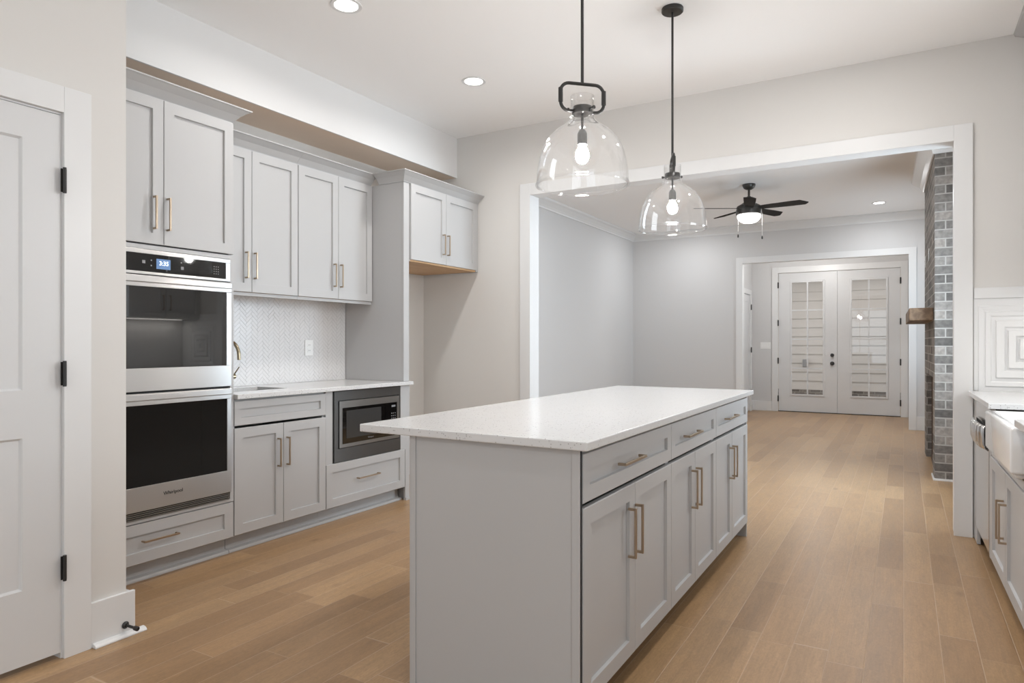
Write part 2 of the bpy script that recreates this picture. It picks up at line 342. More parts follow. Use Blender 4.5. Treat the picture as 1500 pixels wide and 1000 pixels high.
# ------------------------------------------------------------------ mesh helpers
class MB:
    def __init__(s): s.v = []; s.f = []; s.uv = None
    def add(s, vs, fs):
        n = len(s.v); s.v += [tuple(v) for v in vs]; s.f += [tuple(i + n for i in f) for f in fs]; return s
    def box(s, x0, x1, y0, y1, z0, z1):
        x0, x1 = min(x0, x1), max(x0, x1); y0, y1 = min(y0, y1), max(y0, y1); z0, z1 = min(z0, z1), max(z0, z1)
        vs = [(x, y, z) for z in (z0, z1) for (x, y) in ((x0, y0), (x1, y0), (x1, y1), (x0, y1))]
        return s.add(vs, [(3, 2, 1, 0), (4, 5, 6, 7), (0, 1, 5, 4), (1, 2, 6, 5), (2, 3, 7, 6), (3, 0, 4, 7)])
    def prism(s, poly, axis, a0, a1):
        # poly: 2D points; axis: 'x' -> (y,z) poly, 'y' -> (x,z), 'z' -> (x,y)
        def P(p, a):
            return {'x': (a, p[0], p[1]), 'y': (p[0], a, p[1]), 'z': (p[0], p[1], a)}[axis]
        n = len(poly)
        vs = [P(p, a0) for p in poly] + [P(p, a1) for p in poly]
        fs = [tuple(range(n))[::-1], tuple(range(n, 2 * n))] + [(i, (i + 1) % n, n + (i + 1) % n, n + i) for i in range(n)]
        return s.add(vs, fs)
    def lathe(s, prof, c=(0, 0), seg=32, close=False):
        # prof: (radius, z) points about a vertical axis at c
        n = len(prof); vs = []
        for k in range(seg):
            a = 2 * math.pi * k / seg
            vs += [(c[0] + r * math.cos(a), c[1] + r * math.sin(a), z) for r, z in prof]
        fs = []
        for k in range(seg):
            k2 = (k + 1) % seg
            for i in range(n if close else n - 1):
                j = (i + 1) % n
                fs.append((k * n + i, k2 * n + i, k2 * n + j, k * n + j))
        return s.add(vs, fs)
    def tube(s, pts, r, seg=12, closed=False, caps=True):
        pts = [Vector(p) for p in pts]; n = len(pts)
        rs = r if isinstance(r, (list, tuple)) else [r] * n
        t0 = (pts[1] - pts[0]).normalized()
        up = Vector((0, 0, 1)) if abs(t0.z) < .9 else Vector((1, 0, 0))
        nrm = (up - t0 * up.dot(t0)).normalized()
        vs = []
        for i in range(n):
            if closed: t = (pts[(i + 1) % n] - pts[i - 1]).normalized()
            elif i == 0: t = t0
            elif i == n - 1: t = (pts[-1] - pts[-2]).normalized()
            else: t = (pts[i + 1] - pts[i - 1]).normalized()
            nrm = (nrm - t * nrm.dot(t)).normalized(); bn = t.cross(nrm)
            for k in range(seg):
                a = 2 * math.pi * k / seg
                vs.append(tuple(pts[i] + (nrm * math.cos(a) + bn * math.sin(a)) * rs[i]))
        fs = []
        for i in range(n if closed else n - 1):
            i2 = (i + 1) % n
            for k in range(seg):
                k2 = (k + 1) % seg
                fs.append((i * seg + k, i * seg + k2, i2 * seg + k2, i2 * seg + k))
        if caps and not closed:
            fs.append(tuple(range(seg))[::-1]); fs.append(tuple((n - 1) * seg + k for k in range(seg)))
        return s.add(vs, fs)
    def cyl(s, p0, p1, r, seg=20): return s.tube([p0, p1], r, seg)
    def sphere(s, c, r, seg=16, rings=10, sz=1.0):
        prof = [(max(1e-4, r * math.sin(math.pi * i / rings)), c[2] - r * sz * math.cos(math.pi * i / rings)) for i in range(rings + 1)]
        return s.lathe(prof, (c[0], c[1]), seg)
    def sweep(s, path, prof, side=1):
        # path: xy points; prof: (out, z) points; out is measured to the left of travel when side = 1
        n = len(path); m = len(prof); vs = []
        P = [Vector(p) for p in path]
        for i in range(n):
            def nor(a, b):
                d = (b - a).normalized(); return Vector((-d.y, d.x)) * side
            if i == 0: mv = nor(P[0], P[1])
            elif i == n - 1: mv = nor(P[-2], P[-1])
            else:
                n1, n2 = nor(P[i - 1], P[i]), nor(P[i], P[i + 1])
                mv = (n1 + n2); mv = mv / mv.dot(n1)
            vs += [(P[i].x + mv.x * o, P[i].y + mv.y * o, z) for o, z in prof]
        fs = []
        for i in range(n - 1):
            for k in range(m):
                k2 = (k + 1) % m
                fs.append((i * m + k, i * m + k2, (i + 1) * m + k2, (i + 1) * m + k))
        fs.append(tuple(range(m))); fs.append(tuple((n - 1) * m + k for k in range(m))[::-1])
        return s.add(vs, fs)

def make_mesh(name, mb, material, off=(0, 0, 0), bevel=0.0, smooth=False, seg=2, boxuv=False):
    me = bpy.data.meshes.new(name)
    bm = bmesh.new()
    vs = [bm.verts.new((v[0] - off[0], v[1] - off[1], v[2] - off[2])) for v in mb.v]
    for f in mb.f:
        try: bm.faces.new([vs[i] for i in f])
        except ValueError: pass
    bmesh.ops.recalc_face_normals(bm, faces=bm.faces)
    if bevel:
        es = [e for e in bm.edges if len(e.link_faces) == 2 and e.calc_face_angle(0) > R(25)]
        bmesh.ops.bevel(bm, geom=es, offset=bevel, segments=seg, profile=.5, affect='EDGES', clamp_overlap=True)
    if boxuv or 'steel' in material.name:
        uvl = bm.loops.layers.uv.new('UVMap')
        for f in bm.faces:
            nx, ny, nz = map(abs, f.normal)
            for l in f.loops:
                x, y, z = l.vert.co
                l[uvl].uv = (y, z) if nx >= ny and nx >= nz else ((x, z) if ny >= nz else (x, y))
    if smooth:
        for f in bm.faces: f.smooth = True
    bm.to_mesh(me); bm.free()
    if smooth:
        try: me.set_sharp_from_angle(angle=R(40))
        except Exception: pass
    me.materials.append(material)
    return me

def tag(o, label, cat, group=None, kind=None):
    o['label'] = label; o['category'] = cat
    if group: o['group'] = group
    if kind: o['kind'] = kind
    return o

# the right-hand run of units stands very slightly askew
PIV = (0.36, 4.03); SKEW = 0.014
def skew_pt(p):
    c, s_ = math.cos(SKEW), math.sin(SKEW)
    dx, dy = p[0] - PIV[0], p[1] - PIV[1]
    return (PIV[0] + c * dx - s_ * dy, PIV[1] + s_ * dx + c * dy, p[2])

OFF = {}
def thing(name, label, cat, loc, group=None, skew=False, kind=None):
    o = bpy.data.objects.new(name, None); COL.objects.link(o)
    o.empty_display_size = .1
    o.location = skew_pt(loc) if skew else loc
    if skew: o.rotation_euler = (0, 0, SKEW)
    OFF[o] = tuple(loc)
    return tag(o, label, cat, group, kind)
def part(name, mb, material, parent, bevel=0.0, smooth=False, label=None, seg=2, boxuv=False):
    off = OFF[parent]
    me = make_mesh(name, mb, material, off, bevel, smooth, seg, boxuv)
    o = bpy.data.objects.new(name, me); COL.objects.link(o); o.parent = parent
    OFF[o] = off
    if label: o['label'] = label
    return o
def solo(name, mb, material, label, cat, bevel=0.0, smooth=False, group=None, kind=None, loc=None, skew=False, seg=2, boxuv=False):
    if loc is None:
        xs = [v[0] for v in mb.v]; ys = [v[1] for v in mb.v]; zs = [v[2] for v in mb.v]
        loc = ((min(xs) + max(xs)) / 2, (min(ys) + max(ys)) / 2, min(zs))
    me = make_mesh(name, mb, material, loc, bevel, smooth, seg, boxuv)
    o = bpy.data.objects.new(name, me); COL.objects.link(o)
    o.location = skew_pt(loc) if skew else loc
    if skew: o.rotation_euler = (0, 0, SKEW)
    OFF[o] = tuple(loc)
    return tag(o, label, cat, group, kind)
def struct(name, mb, material, label, cat, bevel=0.0, **k):
    return solo(name, mb, material, label, cat, bevel, kind='structure', loc=(0, 0, 0), **k)

def text_part(name, body, size, material, parent, loc, rot, extrude=.0006, label=None):
    cu = bpy.data.curves.new(name, 'FONT'); cu.body = body; cu.size = size; cu.extrude = extrude
    cu.align_x = 'CENTER'; cu.align_y = 'CENTER'; cu.materials.append(material)
    tmp = bpy.data.objects.new(name, cu); COL.objects.link(tmp)
    me = bpy.data.meshes.new_from_object(tmp.evaluated_get(bpy.context.evaluated_depsgraph_get()))
    bpy.data.objects.remove(tmp); bpy.data.curves.remove(cu)
    me.materials.clear(); me.materials.append(material)
    o = bpy.data.objects.new(name, me); COL.objects.link(o); o.parent = parent
    off = OFF[parent]
    o.location = tuple(loc[i] - off[i] for i in range(3)); o.rotation_euler = rot
    if label: o['label'] = label
    return o

# frames: u across, v up, n outward
def fr(axis, sgn, face):
    if axis == 'x': return lambda u, v, n: (face + sgn * n, u, v)
    return lambda u, v, n: (u, face + sgn * n, v)
def fbox(mb, F, u0, u1, v0, v1, n0, n1):
    a, b = F(u0, v0, n0), F(u1, v1, n1)
    return mb.box(a[0], b[0], a[1], b[1], a[2], b[2])
def shaker(F, u0, u1, v0, v1, th=.020, stile=.057, rec=.012):
    mb = MB(); b = .0018; vs = []
    for ins, n in ((0, -th), (0, -b), (b, 0), (stile, 0), (stile + .0015, -rec)):
        vs += [F(u0 + ins, v0 + ins, n), F(u1 - ins, v0 + ins, n), F(u1 - ins, v1 - ins, n), F(u0 + ins, v1 - ins, n)]
    fs = [(3, 2, 1, 0), (16, 17, 18, 19)]
    for r in range(4):
        for k in range(4):
            k2 = (k + 1) % 4
            fs.append((r * 4 + k, r * 4 + k2, r * 4 + 4 + k2, r * 4 + 4 + k))
    return mb.add(vs, fs)
def pull(F, u0, u1, v0, v1, out=.032, t=.0095):
    # square bar pull: (u0,v0)-(u1,v1) is its centre line
    mb = MB(); h = t / 2
    if abs(u1 - u0) > abs(v1 - v0):
        fbox(mb, F, u0, u1, v0 - h, v0 + h, out - .008, out)
        for u in (u0, u1 - t): fbox(mb, F, u, u + t, v0 - h, v0 + h, 0.0005, out - .004)
    else:
        fbox(mb, F, u0 - h, u0 + h, v0, v1, out - .008, out)
        for v in (v0, v1 - t): fbox(mb, F, u0 - h, u0 + h, v, v + t, 0.0005, out - .004)
    return mb
def add_door(root, F, u0, u1, v0, v1, pl=None, name='door', stile=.057):
    d = part(name, shaker(F, u0, u1, v0, v1, stile=stile), M['cab'], root)
    if pl: part('handle', pull(F, *pl), M['gold'], d, .0012, label='champagne bronze square bar pull')
    return d

# ------------------------------------------------------------------ room numbers
CEIL = 3.097; LCEIL = 3.05
XW = -3.94          # kitchen wall behind the cabinets
YF = 5.07           # kitchen far wall (with the cased opening)
XP = -2.805; YP = 1.600   # pantry wall plane and its end
XR = 1.05           # right wall
YB = -3.6           # rear wall
YL = 10.89          # living room far wall
YD = 12.69          # french door wall
XLL = -3.98; XLR = 0.62

# ------------------------------------------------------------------ shell
struct('floor', MB().box(-4.3, 1.35, YB - .25, 12.83, -.08, 0), M['floor'], 'honey brown oak plank floor running through both rooms', 'floor')
struct('ceiling', MB().box(-4.2, 1.25, YB - .2, YF + .05, CEIL, CEIL + .1), M['ceil'], 'flat white kitchen ceiling with recessed lights', 'ceiling')
struct('ceiling_living', MB().box(-4.2, 1.0, YF + .10, YL + .05, LCEIL, LCEIL + .1), M['ceil'], 'white living room ceiling above the dark fan', 'ceiling')
struct('ceiling_vestibule', MB().box(-2.6, .3, YL + .13, 12.9, 2.75, 2.85), M['ceil'], 'white ceiling of the vestibule before the glazed doors', 'ceiling')
struct('wall_left', MB().box(XW - .15, XW, YP - .02, YF, 0, CEIL), M['wall'], 'grey wall behind the left cabinet run', 'wall')
# pantry: face towards the room and end return
struct('wall_pantry', MB().box(XP - .12, XP, .0, .42, 0, CEIL).box(XP - .12, XP, 1.355, YP, 0, CEIL).box(XP - .12, XP, .42, 1.355, 2.10, CEIL)
       .box(XW - .02, XP - .12, YP - .12, YP, 0, CEIL).box(XP - .12, XP, YB, 0, 0, CEIL), M['wall'], 'pale grey wall around the white pantry door', 'wall')
# far wall of the kitchen with the wide cased opening
OX0, OX1, OZ = -2.776, 0.273, 2.488
JT = .018
struct('wall_far', MB().box(XW - .15, OX0 - JT, YF, YF + .15, 0, CEIL).box(OX1 + JT, XR + .15, YF, YF + .15, 0, CEIL).box(OX0 - JT, OX1 + JT, YF, YF + .15, OZ + JT, CEIL),
       M['wall'], 'warm grey kitchen end wall with the wide white cased opening', 'wall')
# right wall with a window above the sink and a wide added window (outside the frame)
wr = MB(); 
for (a, b, c, d) in ((YB, -2.0, 0, CEIL), (.8, 3.10, 0, CEIL), (4.14, YF, 0, CEIL), (-2.0, .8, 0, .75), (-2.0, .8, 2.35, CEIL), (3.10, 4.14, 0, 1.12), (3.10, 4.14, 2.12, CEIL)):
    wr.box(XR, XR + .15, a, b, c, d)
struct('wall_right', wr, M['wall'], 'grey wall behind the sink run on the right', 'wall')
wb = MB()
for (a, b, c, d) in ((XP, -2.4, 0, CEIL), (.4, XR + .15, 0, CEIL), (-2.4, .4, 0, .4), (-2.4, .4, 2.5, CEIL)):
    wb.box(a, b, YB - .15, YB, c, d)
struct('wall_rear', wb, M['wall'], 'grey wall behind the camera with a wide window', 'wall')
def window(n, axis, face, u0, u1, v0, v1, nu, nv, label):
    F = fr(axis, 1, face)
    w = thing('window_%d' % n, label, 'window', F((u0 + u1) / 2, v0, 0), kind='structure')
    mb = MB()
    for (a, b, c, d) in ((u0, u0 + .05, v0, v1), (u1 - .05, u1, v0, v1), (u0 + .05, u1 - .05, v0, v0 + .05), (u0 + .05, u1 - .05, v1 - .05, v1)):
        fbox(mb, F, a, b, c, d, .03, .10)
    part('frame', mb, M['white'], w)
    mb = MB()
    for i in range(1, nu): u = u0 + (u1 - u0) * i / nu; fbox(mb, F, u - .012, u + .012, v0 + .05, v1 - .05, .05, .08)
    for i in range(1, nv): v = v0 + (v1 - v0) * i / nv; fbox(mb, F, u0 + .05, u1 - .05, v - .012, v + .012, .051, .079)
    part('muntin', mb, M['white'], w)
    mb = MB(); fbox(mb, F, u0 + .05, u1 - .05, v0 + .05, v1 - .05, .062, .066)
    part('pane', mb, M['glass'], w)
window(1, 'x', XR, 3.10, 4.14, 1.12, 2.12, 2, 2, 'white framed window above the farmhouse sink')
window(2, 'x', XR, -2.0, .8, .75, 2.35, 3, 2, 'wide white window added unseen on the right wall')
window(3, 'y', YB - .15, -2.4, .4, .4, 2.5, 3, 2, 'wide white window on the rear wall')
# living room walls
struct('wall_living_left', MB().box(XLL - .15, XLL, YF + .15, YL + .14, 0, LCEIL + .05), M['wall_cool'], 'plain blue-grey living room wall left of the opening', 'wall')
IX0, IX1, IZ = -2.182, 0.061, 2.457
struct('wall_living_far', MB().box(XLL, IX0 - JT, YL, YL + .14, 0, LCEIL + .05).box(IX1 + JT, XLR + .15, YL, YL + .14, 0, LCEIL + .05).box(IX0 - JT, IX1 + JT, YL, YL + .14, IZ + JT, LCEIL + .05),
       M['wall_cool'], 'grey living room end wall around the smaller cased opening', 'wall')
wl = MB()
for (a, b, c, d) in ((YF + .15, 5.40, 0, LCEIL + .05), (6.70, 9.05, 0, LCEIL + .05), (10.45, YL, 0, LCEIL + .05), (5.40, 6.70, 0, .75), (5.40, 6.70, 2.25, LCEIL + .05), (9.05, 10.45, 0, .75), (9.05, 10.45, 2.25, LCEIL + .05)):
    wl.box(XLR, XLR + .15, a, b, c, d)
struct('wall_living_right', wl, M['wall_cool'], 'grey living room wall holding the brick chimney breast', 'wall')
window(4, 'x', XLR, 5.40, 6.70, .75, 2.25, 2, 2, 'unseen living room window added on the near side of the chimney breast')
window(5, 'x', XLR, 9.05, 10.45, .75, 2.25, 2, 2, 'unseen living room window added on the far side of the chimney breast')
# vestibule
XVL = -2.371; XVR = .12
struct('wall_vestibule_left', MB().box(XVL - .12, XVL, YL + .14, 11.58, 0, 2.8).box(XVL - .12, XVL, 12.47, YD, 0, 2.8).box(XVL - .12, XVL, 11.58, 12.47, 2.09, 2.8), M['wall_cool'], 'grey vestibule side wall with the hinged white door', 'wall')
struct('wall_vestibule_right', MB().box(XVR, XVR + .12, YL + .14, YD, 0, 2.8), M['wall_cool'], 'grey vestibule wall right of the glazed doors', 'wall')
FX0, FX1, FZ = -1.930, -.040, 2.450
struct('wall_vestibule_far', MB().box(XVL - .12, FX0 - .02, YD, YD + .14, 0, 2.8).box(FX1 + .02, XVR + .12, YD, YD + .14, 0, 2.8).box(FX0 - .02, FX1 + .02, YD, YD + .14, FZ + .012, 2.8), M['wall_cool'], 'grey wall around the pair of glazed doors', 'wall')

# ------------------------------------------------------------------ casings, baseboards, crown
def casing(n, axis, sgn, face, u0, u1, v1, w, label, depth, th=.02, wl=None):
    """flat casing: two legs and a head with the jamb lining behind; depth = wall thickness"""
    F = fr(axis, sgn, face)
    wl_, wr_ = (w, w) if wl is None else wl
    t = thing('trim_%d' % n, label, 'door casing', F((u0 + u1) / 2, 0, 0), kind='structure')
    part('casing_leg', fbox(MB(), F, u0 - wl_, u0, 0, v1 + w, 0, th), M['white'], t, .0015)
    part('casing_leg', fbox(MB(), F, u1, u1 + wr_, 0, v1 + w, 0, th), M['white'], t, .0015)
    part('casing_head', fbox(MB(), F, u0, u1, v1, v1 + w, 0, th), M['white'], t, .0015)
    if depth:
        j = MB()
        fbox(j, F, u0 - JT, u0 - .004, 0, v1 + .004, -depth, -.0005); fbox(j, F, u1 + .004, u1 + JT, 0, v1 + .004, -depth, -.0005)
        fbox(j, F, u0 - JT, u1 + JT, v1 + .004, v1 + JT, -depth, -.0005)
        part('jamb_lining', j, M['white'], t)
    return t
casing(1, 'y', -1, YF, OX0, OX1, OZ, .100, 'wide white casing of the kitchen to living room opening', .15)
casing(2, 'y', -1, YL, IX0, IX1, IZ, .094, 'white casing of the smaller opening before the glazed doors', .14)
casing(3, 'y', -1, YD, FX0, FX1, FZ + .004, .102, 'white casing around the pair of glazed doors', 0)
casing(4, 'x', 1, XP, .46, 1.352, 2.100, .100, 'white casing of the pantry door at far left', 0)
casing(5, 'x', 1, XVL, 11.60, 12.462, 2.07, .085, 'white casing of the hinged vestibule side door', 0)
def base(n, mb, label): struct('baseboard_' + n, mb, M['white'], label, 'baseboard', .002)
BH = .178
base('pantry', MB().box(XP, XP + .016, 1.4525, YP + .03, 0, BH).box(XP - .3, XP, YP, YP + .016, 0, BH), 'tall white baseboard wrapping the pantry wall end')
base('far', MB().box(XW, OX0 - .1005, YF - .016, YF, 0, BH), 'white baseboard on the kitchen end wall by the opening')
base('living_left', MB().box(XLL, XLL + .016, YF + .15, YL, 0, BH), 'white baseboard along the living room left wall')
base('living_far', MB().box(XLL + .016, IX0 - .095, YL - .016, YL, 0, BH).box(IX1 + .095, XLR, YL - .016, YL, 0, .19), 'white baseboard on the living room end wall')
base('vestibule_far', MB().box(XVL, FX0 - .103, YD - .016, YD, 0, .17), 'white baseboard below the vestibule switch plate')
base('vestibule_left', MB().box(XVL, XVL + .016, 12.548, YD - .016, 0, .17), 'white baseboard beside the vestibule side door')
# shoe moulding in front of the pantry baseboard, running a little past the corner
shoe = MB().prism([(XP + .0165, 0), (XP + .043, 0), (XP + .043, .006), (XP + .036, .014), (XP + .0165, .018)], 'y', 1.456, 1.665)
struct('trim_6', shoe, M['white'], 'white shoe moulding strip at the foot of the pantry baseboard', 'trim', .002)
# living room crown
prof = [(0, LCEIL - .118), (.012, LCEIL - .118), (.016, LCEIL - .098), (.034, LCEIL - .075), (.07, LCEIL - .040), (.095, LCEIL - .025), (.102, LCEIL - .012), (.102, LCEIL - .0005), (0, LCEIL - .0005)]
CHX, CHX1, CHY0, CHY1 = .238, .203, 7.0, 8.75
struct('trim_7', MB().sweep([(XLL, YF + .155), (XLL, YL), (XLR, YL)], prof, -1), M['white'], 'white crown moulding round the living room ceiling', 'crown moulding')
cprof = [(0, 2.885), (.012, 2.885), (.016, 2.91), (.045, 2.95), (.085, 2.985), (.115, 3.01), (.122, 3.03), (.122, LCEIL - .0005), (0, LCEIL - .0005)]
struct('trim_8', MB().sweep([(XLR, CHY1 + .001), (CHX1 - .002, CHY1 + .001), (CHX - .002, CHY0 - .001), (XLR, CHY0 - .001)], cprof, -1), M['white'], 'white cove crown moulding above the brick chimney breast', 'crown moulding')

# soffit above the cabinets
XS, ZS = -3.553, 2.732
struct('soffit', MB().box(XW, XS - .013, YP, YF, ZS + .012, CEIL).box(XS - .0125, XS, YP, YF, ZS, CEIL), M['soffit'], 'white boxed soffit above the left cabinet run', 'soffit')
struct('soffit_underside', MB().box(XW, XS - .0128, YP, YF, ZS + .001, ZS + .0118), M['tan'], 'tan-coloured underside of the white boxed soffit', 'soffit')

# ------------------------------------------------------------------ left cabinet run
XD = -3.32; K = XD / -3.38
ly = lambda y: y * K
lz = lambda z: 1.215 + (z - 1.215) * K
FD = fr('x', 1, XD)
YC0, YC1, YC2 = 1.655, 2.512, 4.098      # oven cabinet left / right, end of the base run
DB, DT = .105, .7200                     # base doors
# tall oven cabinet
oc = thing('oven_cabinet', 'tall grey cabinet housing the double oven beside the pantry wall', 'cabinet', (XD - .3, (YC0 + YC1) / 2, 0))
car = MB().box(XW + .002, XD - .0215, YC0, YC0 + .02, .10, 2.50).box(XW + .002, XD - .0215, YC1 - .02, YC1 - .002, .10, 2.50)
car.box(XW + .002, XD - .0215, YC0 + .02, YC1 - .02, 2.48, 2.50).box(XW + .002, XW + .02, YC0 + .02, YC1 - .02, .10, 2.48)
car.box(XW + .02, XD - .0215, YC0 + .02, YC1 - .02, 1.700, 1.718).box(XW + .02, XD - .0215, YC0 + .02, YC1 - .02, .303, .318).box(XW + .02, XD - .0215, YC0 + .02, YC1 - .02, .10, .112)
part('carcass', car, M['cab'], oc)
ff = MB().box(XD - .021, XD - .001, YC0, 1.7055, .308, 1.712).box(XD - .021, XD - .001, 2.4865, YC1 - .002, .308, 1.712).box(XD - .021, XD - .001, 1.7055, 2.4865, 1.692, 1.712).box(XD - .021, XD - .001, 1.7055, 2.4865, .308, .3235)
part('face_frame', ff, M['cab'], oc)
ym = ly(2.128)
add_door(oc, FD, YC0 + .004, ym - .0015, 1.722, 2.474, (2.034, 2.034, 1.797, 1.968))
add_door(oc, FD, ym + .0015, YC1 - .003, 1.722, 2.474, (2.108, 2.108, 1.797, 1.968))
add_door(oc, FD, YC0 + .004, YC1 - .003, DB - .003, .303, (1.970, 2.161, .213, .213), 'drawer')
def crown_profile(z0, z1, out):
    h = z1 - z0
    return [(-.018, z0), (.004, z0), (.006, z0 + .10 * h), (.010, z0 + .16 * h), (out * .45, z0 + .55 * h), (out * .86, z0 + .86 * h), (out, z0 + .92 * h), (out, z1), (-.018, z1)]
part('crown_moulding', MB().sweep([(XD - .0215, YC0), (XD - .0215, YC1 - .002), (XW + .01, YC1 - .002)], crown_profile(2.475, 2.556, .082), -1), M['cab'], oc)
TK = MB().box(-3.415, -3.400, YC0, YC1 - .003, 0, .0995)
part('toe_kick', TK, M['cab'], oc)
part('shoe_moulding', MB().prism([(-3.3995, 0), (-3.362, 0), (-3.362, .008), (-3.367, .017), (-3.3995, .020)], 'y', YC0, YC1 - .003), M['cab'], oc)

# double wall oven
OY0, OY1 = 1.7075, 2.4845
XO = XD + .004
ov = thing('double_wall_oven', 'stainless steel double wall oven with black glass doors', 'oven', (XD - .25, (OY0 + OY1) / 2, .3245))
part('body', MB().box(XW + .05, XD - .002, OY0 + .01, OY1 - .01, .3255, 1.686), M['blackgap'], ov)
FO = fr('x', 1, XO)
fm = MB()
for a in ((OY0, OY1, 1.668, 1.690), (OY0, OY1, 1.563, 1.577), (OY0, OY0 + .012, 1.577, 1.668), (2.456, OY1, 1.577, 1.668)):
    fbox(fm, FO, *a, -.02, 0)
part('control_frame', fm, M['steel'], ov, .001)
cp = part('control_panel', fbox(MB(), FO, OY0 + .012, 2.456, 1.577, 1.668, -.02, -.003), M['blackglass'], ov)
FC = fr('x', 1, XO - .003)
def py(x, z=1.62):   # pixel column -> y on the oven front plane
    c, s_ = math.cos(R(30.33)), math.sin(R(30.33)); u = (x - 750) / 980.5
    return XO * (s_ * u + c) / (c * u - s_)
sy0, sy1 = py(229.5), py(250)
scr = part('display', fbox(MB(), FC, sy0, sy1, 1.596, 1.648, .0002, .0015), M['screen'], cp, label='blue clock display')
text_part('clock_digits', '3:35', .031, M['digit'], cp, (XO - .0010, (sy0 + sy1) / 2 + .002, 1.625), (R(90), 0, R(90)), label='white time reading 3:35')
for (x, z, w, h) in ((211, 1.626, .016, .016), (222, 1.637, .007, .007), (222, 1.610, .007, .007), (266, 1.641, .007, .005), (267.5, 1.612, .016, .016), (245.5, 1.6035, .03, .002)):
    part('touch_icon', fbox(MB(), FC, py(x) - w / 2, py(x) + w / 2, z - h / 2, z + h / 2, .0002, .0008), M['icon'], cp)
for i in range(3):
    for j in range(4):
        y = py(313.5) + i * .013; z = 1.598 + j * .013
        part('number_key', fbox(MB(), FC, y, y + .005, z, z + .005, .0002, .0008), M['icon'], cp)
def oven_door(z0, z1, wz0, wz1, wy1, glass):
    d = MB(); wy0 = OY0 + .033
    for a in ((OY0, OY1, wz1, z1), (OY0, OY1, z0, wz0), (OY0, wy0, wz0, wz1), (wy1, OY1, wz0, wz1)):
        fbox(d, FO, *a, -.016, .012)
    dd = part('oven_door', d, M['steel'], ov, .0015)
    part('door_glass', fbox(MB(), FO, wy0, wy1, wz0, wz1, -.012, .009), glass, dd)
    # rounded full-width grip along the door's top edge
    part('door_grip', MB().box(XO + .0121, XO + .020, OY0, OY1, z1 - .036, z1 - .002), M['steel'], dd, .004, seg=3)
    return dd
oven_door(.970, 1.557, 1.087, 1.500, 2.452, M['mirrorglass'])
ld = oven_door(.368, .959, .492, .900, 2.456, M['blackglass'])
text_part('brand_lettering', 'Whirlpool', .026, M['black'], ld, (XO + .0126, ly(2.17), .436), (R(90), 0, R(90)), label='small black brand lettering')
vg = part('vent_grille', fbox(MB(), FO, OY0 + .004, OY1 - .004, .326, .364, -.03, -.014), M['blackgap'], ov)
for i in range(4): z = .328 + i * .0098; part('vent_slat', fbox(MB(), FO, OY0, OY1, z, z + .0030, -.02, .004), M['steel'], vg)

# sink base cabinet
def counter_cab(root, y0, y1, left_side=True):
    c = MB().box(XW + .002, XD - .0205, y0, y0 + .018, .10, .889).box(XW + .002, XD - .0205, y1 - .018, y1, .10, .889)
    c.box(XW + .002, XW + .014, y0 + .018, y1 - .018, .10, .889).box(XW + .014, XD - .0205, y0 + .018, y1 - .018, .10, .115)
    c.box(XD - .04, XD - .0205, y0 + .018, y1 - .018, .872, .889)
    part('carcass', c, M['cab'], root)
    part('toe_kick', MB().box(-3.415, -3.400, y0, y1, 0, .0995), M['cab'], root)
    part('shoe_moulding', MB().prism([(-3.3995, 0), (-3.362, 0), (-3.362, .008), (-3.367, .017), (-3.3995, .020)], 'y', y0, y1), M['cab'], root)
y0, y1, ymid = 2.5135, 3.2225, ly(2.921)
sb = thing('sink_base_cabinet', 'grey two-door base cabinet under the small bar sink', 'cabinet', (XD - .3, (y0 + y1) / 2, 0))
counter_cab(sb, y0, y1)
add_door(sb, FD, y0 + .003, y1 - .002, .7355, .8775, None, 'drawer_front', .045)
add_door(sb, FD, y0 + .003, ymid - .0015, DB, DT, (2.825, 2.825, .456, .632))
add_door(sb, FD, ymid + .0015, y1 - .002, DB, DT, (2.894, 2.894, .456, .632))
# microwave cabinet
mc = thing('microwave_cabinet', 'grey base cabinet with microwave bay above one wide drawer', 'cabinet', (XD - .3, 3.66, 0))
y0, y1 = 3.2235, YC2
c = MB().box(XW + .002, XD - .0205, y0, y0 + .018, .10, .889).box(XW + .002, XD - .0205, y1 - .018, y1, .0, .889)
c.box(XW + .002, XW + .014, y0 + .018, y1 - .018, .10, .889).box(XW + .014, XD - .0205, y0 + .018, y1 - .018, .10, .115).box(XW + .014, XD - .03, y0 + .018, y1 - .018, .380, .397)
part('carcass', c, M['cab'], mc)
YM0, YM1 = 3.296, 3.986
part('face_stile', MB().box(XD - .0202, XD - .004, y0, YM0 - .012, .393, .889), M['cab'], mc)
part('face_stile', MB().prism([(y1 - .05, 0), (y1, 0), (y1, .889), (YM1 + .003, .889), (YM1 + .003, .393), (y1 - .05, .393)], 'x', XD - .0202, XD - .004), M['cab'], mc)
add_door(mc, FD, y0 + .003, ly(4.113), DB, lz(.383), (3.51, 3.731, .266, .266), 'drawer')
part('toe_kick', MB().box(-3.415, -3.400, y0, y1 - .05, 0, .0995), M['cab'], mc)
part('shoe_moulding', MB().prism([(-3.3995, 0), (-3.362, 0), (-3.362, .008), (-3.367, .017), (-3.3995, .020)], 'y', y0, y1 - .05), M['cab'], mc)
part('shoe_moulding', MB().box(XD - .0038, XD + .008, y1 - .052, y1 + .012, 0, .018), M['cab'], mc)
